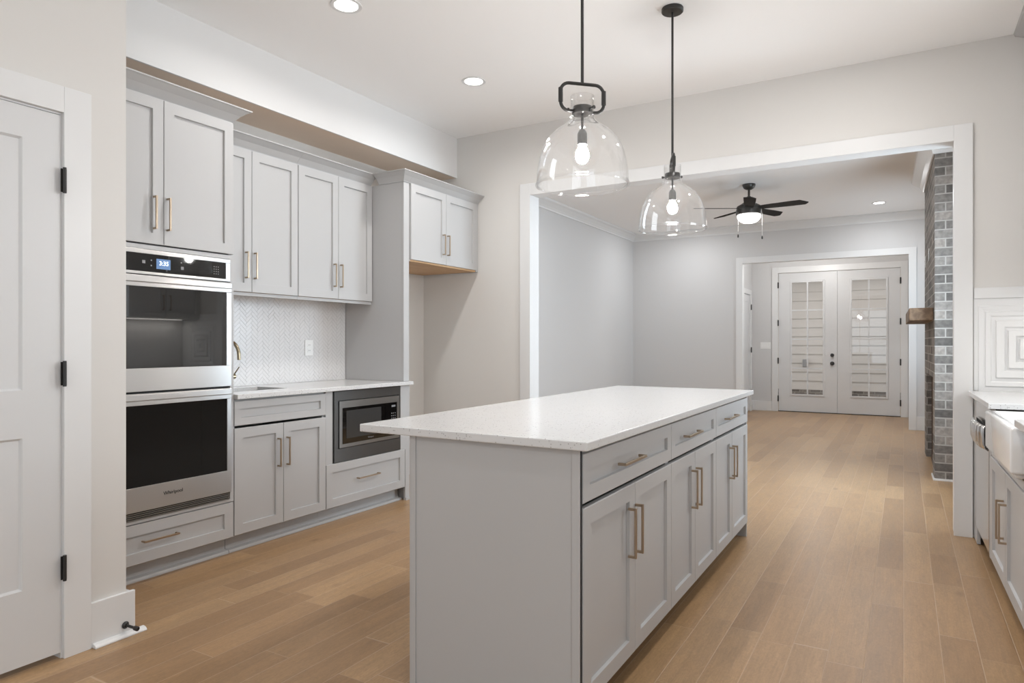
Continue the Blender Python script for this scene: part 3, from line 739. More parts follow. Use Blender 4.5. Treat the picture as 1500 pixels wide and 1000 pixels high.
# built-in microwave
mw = thing('microwave', 'built-in dark stainless microwave below the white counter', 'microwave', (XD - .2, 3.64, .402))
part('body', MB().box(XD - .45, XD - .022, YM0 + .03, YM1 - .03, .42, .86), M['blackgap'], mw)
FM = fr('x', 1, XD - .003)
iy0, iy1, iz0, iz1 = 3.338, 3.962, .496, .816
tk = MB()
for a in ((YM0, YM1, iz1 + .004, .884), (YM0, YM1, .402, iz0 - .004), (YM0, iy0 - .004, iz0 - .004, iz1 + .004), (iy1 + .004, YM1, iz0 - .004, iz1 + .004)):
    fbox(tk, FM, *a, -.016, .004)
part('trim_kit', tk, M['darksteel'], mw, .001, label='dark stainless trim frame')
part('side_gap', fbox(MB(), FM, YM0 - .0115, YM0 - .001, .402, .884, -.016, -.002), M['blackgap'], mw)
by0, by1, bz0, bz1 = 3.367, 3.935, .522, .768
df = MB()
for a in ((iy0, iy1, bz1, iz1), (iy0, iy1, iz0, bz0), (iy0, by0, bz0, bz1), (by1, iy1, bz0, bz1)):
    fbox(df, FM, *a, -.016, .010)
part('front_frame', df, M['midsteel'], mw, .001, label='grey stainless surround')
yd = 3.80
mdr = part('microwave_door', fbox(MB(), FM, by0, yd - .001, bz0, bz1, -.014, .012), M['blackglass'], mw)
part('window', fbox(MB(), FM, 3.402, 3.757, .557, .748, .0121, .0128), M['mwindow'], mdr)
text_part('brand_lettering', 'Whirlpool', .014, M['icon'], mdr, (XD - .003 + .0126, 3.645, .540), (R(90), 0, R(90)), label='small pale brand lettering')
cpn = part('control_panel', fbox(MB(), FM, yd + .001, by1, bz0, bz1, -.014, .012), M['blackglass'], mw)
for i in range(3):
    for j in range(8):
        y = 3.870 + i * .0195; z = .555 + j * .0185
        part('button', fbox(MB(), FM, y, y + .008, z, z + .007, .0121, .0127), M['icon'], cpn)
part('display', fbox(MB(), FM, 3.873, 3.915, .735, .749, .0121, .0127), M['icon'], cpn)

# left worktop with the cut-out for the bar sink
CT0, CT1 = .891, .918
SX0, SX1, SY0, SY1 = -3.80, -3.50, 2.62, 3.06
CX1 = -3.288
ctop = MB()
def slab_hole(mb, x0, x1, y0, y1, hx0, hx1, hy0, hy1, z0, z1):
    vs = [(x, y, z) for z in (z0, z1) for (x, y) in ((x0, y0), (x1, y0), (x1, y1), (x0, y1), (hx0, hy0), (hx1, hy0), (hx1, hy1), (hx0, hy1))]
    fs = []
    for i in range(4):
        j = (i + 1) % 4
        fs += [(i, j, 4 + j, 4 + i), (8 + i, 8 + j, 12 + j, 12 + i), (i, j, 8 + j, 8 + i), (4 + i, 4 + j, 12 + j, 12 + i)]
    return mb.add(vs, fs)
slab_hole(ctop, XW + .013, CX1, YC1 + .001, YC2 + .007, SX0, SX1, SY0, SY1, CT0, CT1)
lc = solo('countertop', ctop, M['quartz'], 'white quartz countertop on the left run beside the ovens', 'countertop', .002)
bs = thing('bar_sink', 'small undermount steel bar sink in the left countertop', 'sink', ((SX0 + SX1) / 2, (SY0 + SY1) / 2, .72))
b = MB()
b.box(SX0 - .012, SX0 - .002, SY0 - .012, SY1 + .012, .72, CT0 - .001).box(SX1 + .002, SX1 + .012, SY0 - .012, SY1 + .012, .72, CT0 - .001)
b.box(SX0 - .002, SX1 + .002, SY0 - .012, SY0 - .002, .72, CT0 - .001).box(SX0 - .002, SX1 + .002, SY1 + .002, SY1 + .012, .72, CT0 - .001).box(SX0 - .002, SX1 + .002, SY0 - .002, SY1 + .002, .72, .73)
part('basin', b, M['sinksteel'], bs)
part('drain', MB().lathe([(.001, .732), (.035, .732), (.04, .7305)], (-3.65, 2.84), 20), M['steel'], bs, smooth=True)
# bar faucet
fxx, fyy = -3.868, 2.815
fa = thing('bar_faucet', 'bronze gooseneck bar faucet peeking past the oven cabinet', 'faucet', (fxx, fyy, CT1))
part('base', MB().lathe([(.001, CT1 + .0005), (.026, CT1 + .0005), (.026, CT1 + .006), (.017, CT1 + .012), (.016, CT1 + .10), (.001, CT1 + .102)], (fxx, fyy), 20), M['faucet'], fa, smooth=True)
pts = [(fxx, fyy, CT1 + .10), (fxx, fyy, 1.14)]
for i in range(0, 13):
    a = math.pi * i / 12
    pts.append((fxx + .085 - .085 * math.cos(a), fyy + .02 * i / 12, 1.14 + .085 * math.sin(a)))
pts.append((fxx + .17, fyy + .021, 1.105))
part('spout', MB().tube(pts, .0115, 14), M['faucet'], fa, smooth=True)
lv = MB().cyl((fxx, fyy + .012, CT1 + .072), (fxx, fyy + .118, CT1 + .072), .016, 16).tube([(fxx + .002, fyy + .106, CT1 + .08), (fxx + .03, fyy + .130, CT1 + .137)], [.005, .0035], 10)
part('lever', lv, M['faucet'], fa, smooth=True)

# herringbone splashback
def herringbone(root_name, F, u0, u1, v0, v1, w, n, label, skew=False):
    def clip(poly):
        for (ax, lim, sg) in ((0, u0, 1), (0, u1, -1), (1, v0, 1), (1, v1, -1)):
            out = []
            for i in range(len(poly)):
                a, b_ = poly[i - 1], poly[i]
                da, db = (a[ax] - lim) * sg, (b_[ax] - lim) * sg
                if da >= 0: 
                    pass
                if (da >= 0) != (db >= 0):
                    t = da / (da - db); out.append((a[0] + (b_[0] - a[0]) * t, a[1] + (b_[1] - a[1]) * t))
                if db >= 0: out.append(b_)
            poly = out
            if len(poly) < 3: return []
        return poly
    c45 = math.cos(R(45)); g = .0012
    mb = MB(); cu, cv = (u0 + u1) / 2, (v0 + v1) / 2
    span = int(max(u1 - u0, v1 - v0) / w) + 8
    for k in range(-span, span):
        for m in range(-span // n - 2, span // n + 3):
            ox, oy = (k + m * n) * w, (k - m * n) * w
            for (x0, y0, x1, y1) in ((0, 0, n * w, w), (n * w, (1 - n) * w, (n + 1) * w, w)):
                a, b_, c_, d = ox + x0 + g, oy + y0 + g, ox + x1 - g, oy + y1 - g
                poly = [(cu + (x - y) * c45, cv + (x + y) * c45) for (x, y) in ((a, b_), (c_, b_), (c_, d), (a, d))]
                if max(p[0] for p in poly) < u0 or min(p[0] for p in poly) > u1 or max(p[1] for p in poly) < v0 or min(p[1] for p in poly) > v1: continue
                poly = clip(poly)
                if len(poly) < 3: continue
                t = .0065 + random.uniform(-.0005, .0005); q = len(poly)
                cxp = sum(p[0] for p in poly) / q; cyp = sum(p[1] for p in poly) / q
                top = [(cxp + (p[0] - cxp) * .985, cyp + (p[1] - cyp) * .985) for p in poly]
                tu, tv = random.uniform(-.012, .012), random.uniform(-.012, .012)
                vs = [F(p[0], p[1], .003) for p in poly] + [F(p[0], p[1], t + (p[0] - cxp) * tu + (p[1] - cyp) * tv) for p in top]
                mb.add(vs, [tuple(range(q, 2 * q))] + [(i, (i + 1) % q, q + (i + 1) % q, q + i) for i in range(q)])
    r = thing(root_name, label, 'backsplash', F((u0 + u1) / 2, v0, 0), kind='structure', skew=skew)
    part('grout_bed', fbox(MB(), F, u0, u1, v0, v1, .0003, .0055), M['grout'], r)
    part('herringbone_tiles', mb, M['tile'], r)
    return r
herringbone('wall_tile_left', fr('x', 1, XW), YC1 + .002, 4.028, CT1 + .0005, 1.60, .0225, 3, 'white herringbone tile backsplash over the left counter')
# outlet
def plate(name, F, u0, u1, v0, v1, label, cat, kind_='outlet'):
    o = thing(name, label, cat, F((u0 + u1) / 2, v0, 0))
    part('cover_plate', fbox(MB(), F, u0, u1, v0, v1, .0005, .006), M['plastic'], o, .0015)
    uc = (u0 + u1) / 2; h = v1 - v0
    if kind_ == 'outlet':
        for vc in (v0 + h * .32, v0 + h * .68):
            so = part('socket', fbox(MB(), F, uc - .017, uc + .017, vc - .014, vc + .014, .0061, .008), M['plastic'], o, .001)
            for s_ in (-.007, .005): part('slot', fbox(MB(), F, uc + s_, uc + s_ + .002, vc - .004, vc + .005, .0081, .0085), M['black'], so)
    else:
        n = max(1, round((u1 - u0) / .046) - 0)
        for i in range(n):
            c_ = u0 + (u1 - u0) * (i + .5) / n
            part('rocker', fbox(MB(), F, c_ - .016, c_ + .016, v0 + .025, v1 - .025, .0061, .0085), M['plastic'], o, .0015)
    return o
plate('wall_outlet', fr('x', 1, XW + .0075), 3.598, 3.678, 1.118, 1.236, 'white outlet on the herringbone tile over the left counter', 'outlet')

# upper wall cabinets
XU = -3.638; FU = fr('x', 1, XU)
UB, UT = 1.540, 2.456
def upper(label, y0, y1, doors):
    r = thing('wall_cabinet', label, 'cabinet', ((XW + XU) / 2, (y0 + y1) / 2, UB), 'grey wall cabinets above the left counter')
    c = MB().box(XW + .002, XU - .0205, y0, y0 + .018, UB, UT).box(XW + .002, XU - .0205, y1 - .018, y1, UB, UT).box(XW + .002, XU - .0205, y0 + .018, y1 - .018, UT - .018, UT).box(XW + .002, XW + .012, y0 + .018, y1 - .018, UB + .02, UT - .018)
    part('carcass', c, M['cab'], r)
    part('bottom_panel', MB().box(XW + .012, XU - .0205, y0 + .018, y1 - .018, UB + .004, UB + .02), M['wood'], r, label='natural wood underside')
    part('light_rail', MB().box(XU - .0285, XU - .012, y0, y1, UB - .022, UB - .0005), M['cab'], r, .002)
    for (a, b_, pl) in doors: add_door(r, FU, a, b_, UB + .002, UT - .002, pl)
    return r
UY = (YC1 + .001, 2.888, 3.272, 3.657, 4.026)
u1 = upper('grey two-door wall cabinet next to the tall oven cabinet', UY[0], UY[2] - .0005, [(UY[0] + .002, UY[1] - .0015, (2.839, 2.839, 1.628, 1.799)), (UY[1] + .0015, UY[2] - .003, (2.905, 2.905, 1.628, 1.799))])
u2 = upper('grey two-door wall cabinet between its twin and the fridge panel', UY[2] + .0005, UY[4], [(UY[2] + .003, UY[3] - .0015, (3.609, 3.609, 1.628, 1.8)), (UY[3] + .0015, UY[4] - .003, (3.675, 3.675, 1.628, 1.8))])
for r_, a, b_ in ((u1, UY[0], UY[2] - .0005), (u2, UY[2] + .0005, UY[4])):
    part('crown_moulding', MB().sweep([(XU - .0215, a), (XU - .0215, b_)], crown_profile(2.457, 2.536, .085), -1), M['cab'], r_)

# fridge panel and cabinet over the fridge space
YP0, YP1 = 4.030, 4.094
XFD = -3.31; FF = fr('x', 1, XFD)
fp = thing('fridge_side_panel', 'tall grey end panel between the counter and the fridge space', 'panel', (-3.63, (YP0 + YP1) / 2, CT1))
part('side_skin', MB().box(XW + .008, XFD - .034, YP0 + .001, YP1 - .001, CT1 + .001, 2.458), M['cab'], fp)
part('front_stile', MB().box(XFD - .033, XFD - .014, YP0, YP1, CT1 + .001, 2.458), M['cab'], fp, .0015)
part('crown_moulding', MB().sweep([(XU + .066, YP0), (XFD - .0145, YP0), (XFD - .0145, YP1)], crown_profile(2.459, 2.534, .075), -1), M['cab'], fp)
fc = thing('fridge_wall_cabinet', 'deep grey two-door cabinet over the empty fridge space', 'cabinet', (-3.62, 4.58, 1.85))
FB, FT = 1.853, 2.459
c = MB().box(XW + .002, XFD - .0205, YP1 + .001, YP1 + .02, FB, FT).box(XW + .002, XFD - .0205, 5.048, 5.066, FB, FT).box(XW + .002, XFD - .0205, YP1 + .02, 5.048, FT - .018, FT).box(XW + .002, XW + .014, YP1 + .02, 5.048, FB + .02, FT - .018)
c.box(XFD - .0203, XFD - .012, 5.034, 5.066, FB, FT)
part('carcass', c, M['cab'], fc)
part('bottom_panel', MB().box(XW + .002, XFD - .022, YP1 + .02, 5.048, FB, FB + .018), M['wood'], fc, label='natural wood underside')
add_door(fc, FF, 4.104, 4.5655, 1.866, 2.457, (4.518, 4.518, 1.945, 2.115))
add_door(fc, FF, 4.5685, 5.030, 1.866, 2.457, (4.582, 4.582, 1.945, 2.115))
part('crown_moulding', MB().sweep([(XFD - .0145, YP1 + .0005), (XFD - .0145, 5.064)], crown_profile(2.459, 2.534, .075), -1), M['cab'], fc)
part('cleat', MB().box(-3.86, -3.82, 4.135, 4.165, FB - .062, FB - .0005).box(-3.862, -3.818, 4.131, 4.169, FB - .02, FB - .0006), M['wood'], fc, .003, label='small wooden cleat under the cabinet')

# ------------------------------------------------------------------ pantry door
pd = thing('door_3', 'white two-panel pantry door with black hinges at far left', 'door', (XP, .9, 0), kind='structure')
FP = fr('x', 1, XP + .004)
dl, dr, dt = .468, 1.346, 2.090
mb = MB()
for (a, b_) in ((.024, .301), (.863, 1.039), (1.974, dt)): fbox(mb, FP, dl, dr, a, b_, -.035, 0)
for (a, b_) in ((dl, .600), (1.217, dr)):
    for (c0, c1) in ((.301, .863), (1.039, 1.974)): fbox(mb, FP, a, b_, c0, c1, -.035, 0)
for (c0, c1) in ((.301, .863), (1.039, 1.974)):
    # sloping sticking down to the flat panel
    vs = []
    for ins, n in ((0, 0), (.008, -.010)):
        vs += [FP(.600 + ins, c0 + ins, n), FP(1.217 - ins, c0 + ins, n), FP(1.217 - ins, c1 - ins, n), FP(.600 + ins, c1 - ins, n)]
    mb.add(vs, [(i, (i + 1) % 4, 4 + (i + 1) % 4, 4 + i) for i in range(4)] + [(4, 5, 6, 7)])
part('door_slab', mb, M['doorwhite'], pd)
def hinge(root, F, u, vc, h=.09):
    mb = MB()
    fbox(mb, F, u - .010, u + .011, vc - h / 2, vc + h / 2, .0006, .003)
    p0, p1 = F(u, vc - h / 2 - .004, .010), F(u, vc + h / 2 + .004, .010)
    mb.cyl(p0, p1, .0065, 10)
    part('hinge', mb, M['black'], root, label='black butt hinge')
for z in (1.838, 1.097, .352): hinge(pd, fr('x', 1, XP + .019), 1.349, z)
part('jamb_lining', MB().box(XP - .10, XP + .001, 1.3475, 1.3525, 0, 2.0995).box(XP - .10, XP + .001, .461, .467, 0, 2.0995).box(XP - .10, XP + .001, .467, 1.3475, 2.093, 2.0995), M['white'], pd)
part('knob', MB().lathe([(.001, 0), (.001, 0)], (0, 0), 3) if False else MB().cyl((XP + .004, .53, .95), (XP + .05, .53, .95), .012, 14).sphere((XP + .06, .53, .95), .026, 18, 12), M['black'], pd, smooth=True)

# door stop on the pantry baseboard
def door_stop(p, d, label):
    p, d = Vector(p), Vector(d).normalized()
    r = thing('door_stop', label, 'door stop', tuple(p))
    part('flange', MB().tube([p, p + d * .004, p + d * .010], [.015, .015, .009], 16), M['black'], r, smooth=True)
    part('rod', MB().cyl(p + d * .010, p + d * .055, .0055, 12), M['black'], r, smooth=True)
    part('rubber_tip', MB().tube([p + d * .055, p + d * .058, p + d * .075, p + d * .078], [.008, .0095, .0095, .007], 14), M['black'], r, smooth=True)
door_stop((XP + .0165, 1.587, .045), (1, .12, -.05), 'black door stop on the baseboard at the pantry wall end')
door_stop((-2.262, YL - .0205, .06), (-.2, -1, 0), 'tiny black door stop beyond the far island corner')

# ------------------------------------------------------------------ island
XI = -.845; FI = fr('x', 1, XI)
IB = .092; IT = .877
IY = (1.868, 2.774, 3.556, 4.368)
YE = 1.862
XB = -1.494
labels = ['grey island cabinet nearest the camera with blank end panel', 'grey island cabinet between the near and far ones', 'grey island cabinet at the end toward the living room']
idr = [(2.14, 2.395), (2.93, 3.20), (3.72, 4.01)]
ipl = [(2.262, 2.334), (3.085, 3.160), (3.862, 3.938)]
imid = [2.336, 3.147, 3.931]
for i in range(3):
    y0, y1 = IY[i], IY[i + 1]
    r = thing('island_cabinet', labels[i], 'cabinet', ((XI + XB) / 2, (y0 + y1) / 2, 0), 'grey island base cabinets')
    c = MB().box(XB, XI - .0205, y0 + .001, y0 + .019, .09, .8885).box(XB, XI - .0205, y1 - .019, y1 - .001, .09, .8885).box(XB, XB + .018, y0 + .019, y1 - .019, .09, .8885).box(XB + .018, XI - .0205, y0 + .019, y1 - .019, .09, .106).box(XI - .05, XI - .0205, y0 + .019, y1 - .019, .87, .8885)
    part('carcass', c, M['cab'], r)
    add_door(r, FI, y0 + (.010 if i == 0 else .002), y1 - .002, .722, IT - .004, (idr[i][0] + .02, idr[i][1] - .02, .800, .800), 'drawer', .05)
    add_door(r, FI, y0 + (.010 if i == 0 else .002), imid[i] - .0015, IB, .706, (ipl[i][0], ipl[i][0], .452, .630))
    add_door(r, FI, imid[i] + .0015, y1 - .002, IB, .706, (ipl[i][1], ipl[i][1], .452, .630))
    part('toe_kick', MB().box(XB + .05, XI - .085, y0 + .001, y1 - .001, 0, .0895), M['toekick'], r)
    if i == 0:
        part('end_panel', MB().box(XB + .012, XI - .0325, YE + .003, y0 + .0005, 0, .8885), M['cab'], r)
        part('end_stile', MB().box(XB - .014, XB + .0115, YE - .002, y0 + .0005, 0, .8885), M['cab'], r, .0015)
        part('end_stile', MB().box(XI - .032, XI - .006, YE - .002, y0 + .0005, 0, .8885), M['cab'], r, .0015)
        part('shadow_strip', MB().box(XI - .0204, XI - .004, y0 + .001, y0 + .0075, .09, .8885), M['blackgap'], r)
    if i == 2:
        part('end_panel', MB().box(XB - .014, XI - .006, y1 - .0005, y1 + .012, 0, .8885), M['cab'], r)
solo('island_countertop', MB().box(-1.724, -.815, 1.838, 4.405, .8895, .918), M['quartz'], 'white speckled quartz slab on the kitchen island', 'countertop', .004, seg=3)

# ------------------------------------------------------------------ right-hand run
XRF = .39; FRT = fr('x', -1, XRF)
dw = thing('dishwasher', 'stainless dishwasher between casing and farmhouse sink cabinet', 'dishwasher', (.7, 4.6, 0), skew=True)
part('body', MB().box(XRF + .03, .98, 4.29, 4.885, .11, .868), M['blackgap'], dw)
part('front_panel', fbox(MB(), FRT, 4.285, 4.888, .115, .872, -.028, .002), M['dwsteel'], dw, .002)
hp = [(.002, .770), (.026, .776), (.042, .765), (.045, .735), (.043, .68), (.034, .655), (.002, .645)]
inner = [(.002, .650), (.031, .660), (.039, .683), (.041, .735), (.038, .758), (.026, .766)]
gm = MB()
n_ = 9
ys = [4.310 + (4.862 - 4.310) * i / n_ for i in range(n_ + 1)]
for i in range(n_):
    def depth(y):
        t = (y - ys[0]) / (ys[-1] - ys[0]); return 1 - .55 * (2 * t - 1) ** 4
    pa = [(XRF - .002 - (o - .002) * depth(ys[i]), ys[i], z) for o, z in hp[1:]]
    pb = [(XRF - .002 - (o - .002) * depth(ys[i + 1]), ys[i + 1], z) for o, z in hp[1:]]
    q = len(pa)
    gm.add(pa + pb, [(k, k + 1, q + k + 1, q + k) for k in range(q - 1)])
gh = part('pocket_handle', gm, M['dwsteel'], dw, smooth=True)
sm = gh.modifiers.new('thickness', 'SOLIDIFY'); sm.thickness = .004; sm.offset = 0
part('pocket_recess', fbox(MB(), FRT, 4.318, 4.855, .70, .772, .0021, .003), M['blackgap'], dw)
part('control_strip', fbox(MB(), FRT, 4.285, 4.888, .8725, .887, -.03, -.012), M['black'], dw)
part('toe_kick', MB().box(XRF + .06, XRF + .075, 4.285, 4.888, .001, .112), M['black'], dw)
fl = solo('filler_strip', MB().box(XRF + .004, XRF + .022, 4.891, 5.045, .005, .888), M['cab'], 'grey filler strip between dishwasher and casing', 'filler panel', .001, skew=True)
sc_ = thing('farm_sink_cabinet', 'grey two-door base cabinet below the farmhouse sink', 'cabinet', (.7, 3.74, 0), skew=True)
c = MB().box(XRF + .0205, 1.0, 3.19, 3.208, .10, .69).box(XRF + .0205, 1.0, 4.262, 4.28, .10, .69).box(.98, 1.0, 3.208, 4.262, .10, .69).box(XRF + .0205, .98, 3.208, 4.262, .10, .115)
part('carcass', c, M['cab'], sc_)
part('face_frame', MB().box(XRF + .001, XRF + .020, 4.235, 4.28, .10, .888).box(XRF + .001, XRF + .020, 3.19, 3.215, .10, .888).box(XRF + .004, XRF + .020, 3.215, 4.235, .638, .675), M['cab'], sc_)
add_door(sc_, FRT, 3.722, 4.225, .105, .632, (3.765, 3.765, .318, .498))
add_door(sc_, FRT, 3.215, 3.719, .105, .632, (3.676, 3.676, .318, .498))
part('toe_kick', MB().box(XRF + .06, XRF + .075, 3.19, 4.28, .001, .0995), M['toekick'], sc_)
nc = thing('drawer_base_cabinet', 'grey base cabinet on the near side of the farmhouse sink', 'cabinet', (.7, 2.7, 0), skew=True)
part('carcass', MB().box(XRF + .0205, 1.0, 2.20, 3.188, .10, .888), M['cab'], nc)
for (a, b_) in ((.105, .36), (.366, .62), (.626, .872)):
    add_door(nc, FRT, 2.203, 3.184, a, b_, (2.60, 2.78, (a + b_) / 2, (a + b_) / 2), 'drawer')
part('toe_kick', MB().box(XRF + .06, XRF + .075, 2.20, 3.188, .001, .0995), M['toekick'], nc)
# apron sink
fs_ = thing('farmhouse_sink', 'white apron-front farmhouse sink on the right', 'sink', (.6, 3.63, .68), skew=True)
AY0, AY1, AX0, AX1, AZ0, AZ1 = 3.235, 4.026, .347, .86, .682, .884
rim = .045
mb = MB()
slab_hole(mb, AX0, AX1, AY0, AY1, AX0 + rim, AX1 - .03, AY0 + .03, AY1 - .03, AZ0 + .02, AZ1)
mb.box(AX0 + .02, AX1 - .02, AY0 + .02, AY1 - .02, AZ0, AZ0 + .022)
bm_sink = part('basin', mb, M['porcelain'], fs_)
bv = bm_sink.modifiers.new('rounding', 'BEVEL'); bv.width = .016; bv.segments = 4; bv.limit_method = 'ANGLE'; bv.angle_limit = R(50)
for p in bm_sink.data.polygons: p.use_smooth = True
# worktop pieces
rc = MB().prism([(.360, 4.031), (1.02, 4.031), (1.02, 5.0), (.360, 5.035)], 'z', .8895, .918)
solo('countertop', rc, M['quartz'], 'white quartz countertop over the dishwasher on the right', 'countertop', .003, skew=True)
rc = MB().box(.360, 1.02, 2.20, 3.232, .8895, .918)
solo('countertop', rc, M['quartz'], 'white quartz countertop on the near side of the farmhouse sink', 'countertop', .003, skew=True)
solo('countertop', MB().box(.868, 1.02, 3.2335, 4.0295, .8895, .918), M['quartz'], 'white quartz ledge behind the farmhouse sink', 'countertop', .002, skew=True)
# white backsplash panel with nested squares, and the rail above it
wp = thing('wall_panel_far', 'white panel with nested raised squares over the right counter', 'backsplash', (.71, YF, .92), kind='structure')
FW = fr('y', -1, YF)
part('field', fbox(MB(), FW, .3785, XR - .002, .920, 1.4895, .0005, .008), M['white'], wp)
part('top_rail', fbox(MB(), FW, .3785, XR - .002, 1.490, 1.557, .0005, .016), M['white'], wp, .003)
scx, scz = .6675, 1.177
for h, t, d in ((.268, .030, .012), (.232, .034, .016), (.178, .050, .020), (.118, .045, .024), (.062, .040, .028)):
    mb = MB(); vs = []
    for ins, n in ((0, .0081), (.004, d), (t - .008, d - .002), (t, .0081)):
        k = h - ins
        vs += [FW(scx - k, scz - k, n), FW(scx + k, scz - k, n), FW(scx + k, scz + k, n), FW(scx - k, scz + k, n)]
    for r_ in range(3):
        mb.add([], [])
    mb.add(vs, [(r_ * 4 + i, r_ * 4 + (i + 1) % 4, r_ * 4 + 4 + (i + 1) % 4, r_ * 4 + 4 + i) for r_ in range(3) for i in range(4)])
    part('square_moulding', mb, M['white'], wp)
# wall cabinet on the right wall; only the end of its crown reaches into view
rw = thing('wall_cabinet', 'grey wall cabinet with crown at the ceiling, upper right', 'cabinet', (.88, 4.62, 1.5))
part('carcass', MB().box(.722, XR - .002, 4.20, YF - .003, 1.50, 2.96), M['cab'], rw)
FRU = fr('x', -1, .70)
add_door(rw, FRU, 4.203, 4.63, 1.502, 2.93, (4.59, 4.59, 1.59, 1.76)); add_door(rw, FRU, 4.634, 5.06, 1.502, 2.93, (4.674, 4.674, 1.59, 1.76))
part('crown_moulding', MB().prism([(.722, 2.94), (.712, 2.94), (.70, 2.965), (.655, 3.035), (.635, 3.062), (.585, 3.082), (.578, 3.0965), (.722, 3.0965)], 'y', 4.12, YF - .003), M['cab'], rw)
herringbone('wall_tile_right', fr('x', -1, XR), 4.16, YF - .01, .92, 1.498, .0225, 3, 'white herringbone tile beside the sink window')

# ------------------------------------------------------------------ recessed lights
def recessed(x, y, z, label, r=.075):
    t = thing('recessed_light', label, 'ceiling light', (x, y, z - .006), 'round recessed ceiling lights')
    part('trim_ring', MB().lathe([(r - .010, z - .002), (r + .012, z - .0005), (r + .012, z - .004), (r - .002, z - .006), (r - .010, z - .002)], (x, y), 32), M['white'], t, smooth=True)
    part('lens', MB().lathe([(.0005, z - .003), (r - .0105, z - .003), (r - .0105, z - .0012), (.0005, z - .0012)], (x, y), 32), M['can'], t, label='glowing white lens')
recessed(-2.685, 2.757, CEIL, 'lit recessed ceiling light cut by the top edge of the view')
recessed(-2.671, 4.02, CEIL, 'lit recessed kitchen ceiling light near the soffit, toward the end wall')
recessed(-.28, 10.0, LCEIL, 'lit recessed living room ceiling light beside the fan')

# ------------------------------------------------------------------ pendants
def pendant(x, y, ang, label):
    t = thing('pendant_light', label, 'pendant light', (x, y, 1.85), 'clear glass dome pendants over the island')
    part('ceiling_canopy', MB().lathe([(.0005, CEIL - .0005), (.058, CEIL - .0005), (.060, CEIL - .003), (.060, CEIL - .020), (.056, CEIL - .024), (.0005, CEIL - .025)], (x, y), 36), M['black'], t, smooth=True)
    part('rod', MB().cyl((x, y, CEIL - .0255), (x, y, 2.262), .0065, 14), M['black'], t, smooth=True)
    d = Vector((math.cos(ang), math.sin(ang), 0)); c0 = Vector((x, y, 0))
    hw, z0, z1, rr = .092, 2.150, 2.262, .036
    pts = []
    for (sx, sz, a0) in ((1, 1, 90), (1, -1, 0), (-1, -1, -90), (-1, 1, -180)):
        for k in range(7):
            a = R(a0 - 90 * k / 6)
            u = sx * (hw - rr) + rr * math.cos(a); z = (z1 - rr if sz > 0 else z0 + rr) + rr * math.sin(a)
            pts.append(tuple(c0 + d * u + Vector((0, 0, z))))
    part('yoke', MB().tube(pts, .0068, 10, closed=True), M['black'], t, smooth=True)
    for s_ in (-1, 1):
        p = c0 + d * (s_ * hw); part('yoke_sleeve', MB().cyl((p.x, p.y, 2.184), (p.x, p.y, 2.240), .0095, 12), M['black'], t, smooth=True)
    cl = MB().lathe([(.0005, 2.168), (.040, 2.168), (.042, 2.165), (.042, 2.143), (.040, 2.140), (.0005, 2.140)], (x, y), 28)
    for k in range(3):
        a = ang + R(60 + 120 * k); e = Vector((math.cos(a), math.sin(a), 0))
        p = c0 + e * .040 + Vector((0, 0, 2.154)); q = c0 + e * .057 + Vector((0, 0, 2.154))
        cl.cyl(p, q, .0035, 8); cl.cyl(q, q + e * .006, .0075, 10)
    part('collar', cl, M['black'], t, smooth=True)
    so = MB().cyl((x, y, 2.1395), (x, y, 2.070), .0055, 12).lathe([(.0005, 2.078), (.012, 2.076), (.019, 2.064), (.020, 2.058), (.020, 2.016), (.0005, 2.015)], (x, y), 24)
    part('socket', so, M['black'], t, smooth=True)
    part('bulb', MB().lathe([(.0005, 1.940), (.012, 1.942), (.022, 1.951), (.0275, 1.966), (.027, 1.982), (.021, 1.998), (.0145, 2.008), (.0135, 2.0145)], (x, y), 24), M['bulb'], t, smooth=True, label='glowing bulb')
    prof_o = [(.1850, 1.850), (.1862, 1.856), (.1855, 1.875), (.1840, 1.900), (.1790, 1.940), (.1700, 1.978), (.1550, 2.015), (.1350, 2.045), (.1080, 2.072), (.0780, 2.093), (.0580, 2.107), (.0500, 2.120), (.0475, 2.135), (.0470, 2.160), (.0470, 2.205), (.0480, 2.212)]
    # body with thickness: outside up, inside down
    th = .0034
    bead = [(.1855 + .0055 * math.cos(R(b_)), 1.8545 + .0055 * math.sin(R(b_))) for b_ in range(0, 360, 45)]
    prof_i = [(max(r - th, .001), z + (0 if i in (0,) else .0)) for i, (r, z) in enumerate(prof_o)][::-1]
    part('glass_shade', MB().lathe(prof_o + prof_i, (x, y), 64, close=True).lathe(bead, (x, y), 64, close=True), M['shade'], t, smooth=True, label='clear glass dome shade')
pendant(-1.123, 2.483, R(44), 'clear glass dome pendant nearer the camera, yoke seen broadside')
pendant(-1.123, 3.708, R(112), 'clear glass dome pendant nearer the end wall, round canopy in view')

# ------------------------------------------------------------------ ceiling fan
fx, fy = -1.547, 8.08
fn = thing('ceiling_fan', 'dark five-blade ceiling fan with lit bowl in the living room', 'ceiling fan', (fx, fy, 2.6))
part('canopy', MB().lathe([(.0005, LCEIL - .0005), (.072, LCEIL - .0005), (.072, LCEIL - .018), (.058, LCEIL - .045), (.030, LCEIL - .062), (.0005, LCEIL - .063)], (fx, fy), 28), M['fanblack'], fn, smooth=True)
part('downrod', MB().cyl((fx, fy, LCEIL - .063), (fx, fy, 2.905), .013, 14), M['fanblack'], fn, smooth=True)
part('motor_housing', MB().lathe([(.0005, 2.912), (.020, 2.910), (.030, 2.89), (.043, 2.862), (.065, 2.836), (.105, 2.812), (.133, 2.795), (.138, 2.78), (.138, 2.757), (.143, 2.753), (.143, 2.70), (.132, 2.694), (.0005, 2.694)], (fx, fy), 40), M['fanblack'], fn, smooth=True)
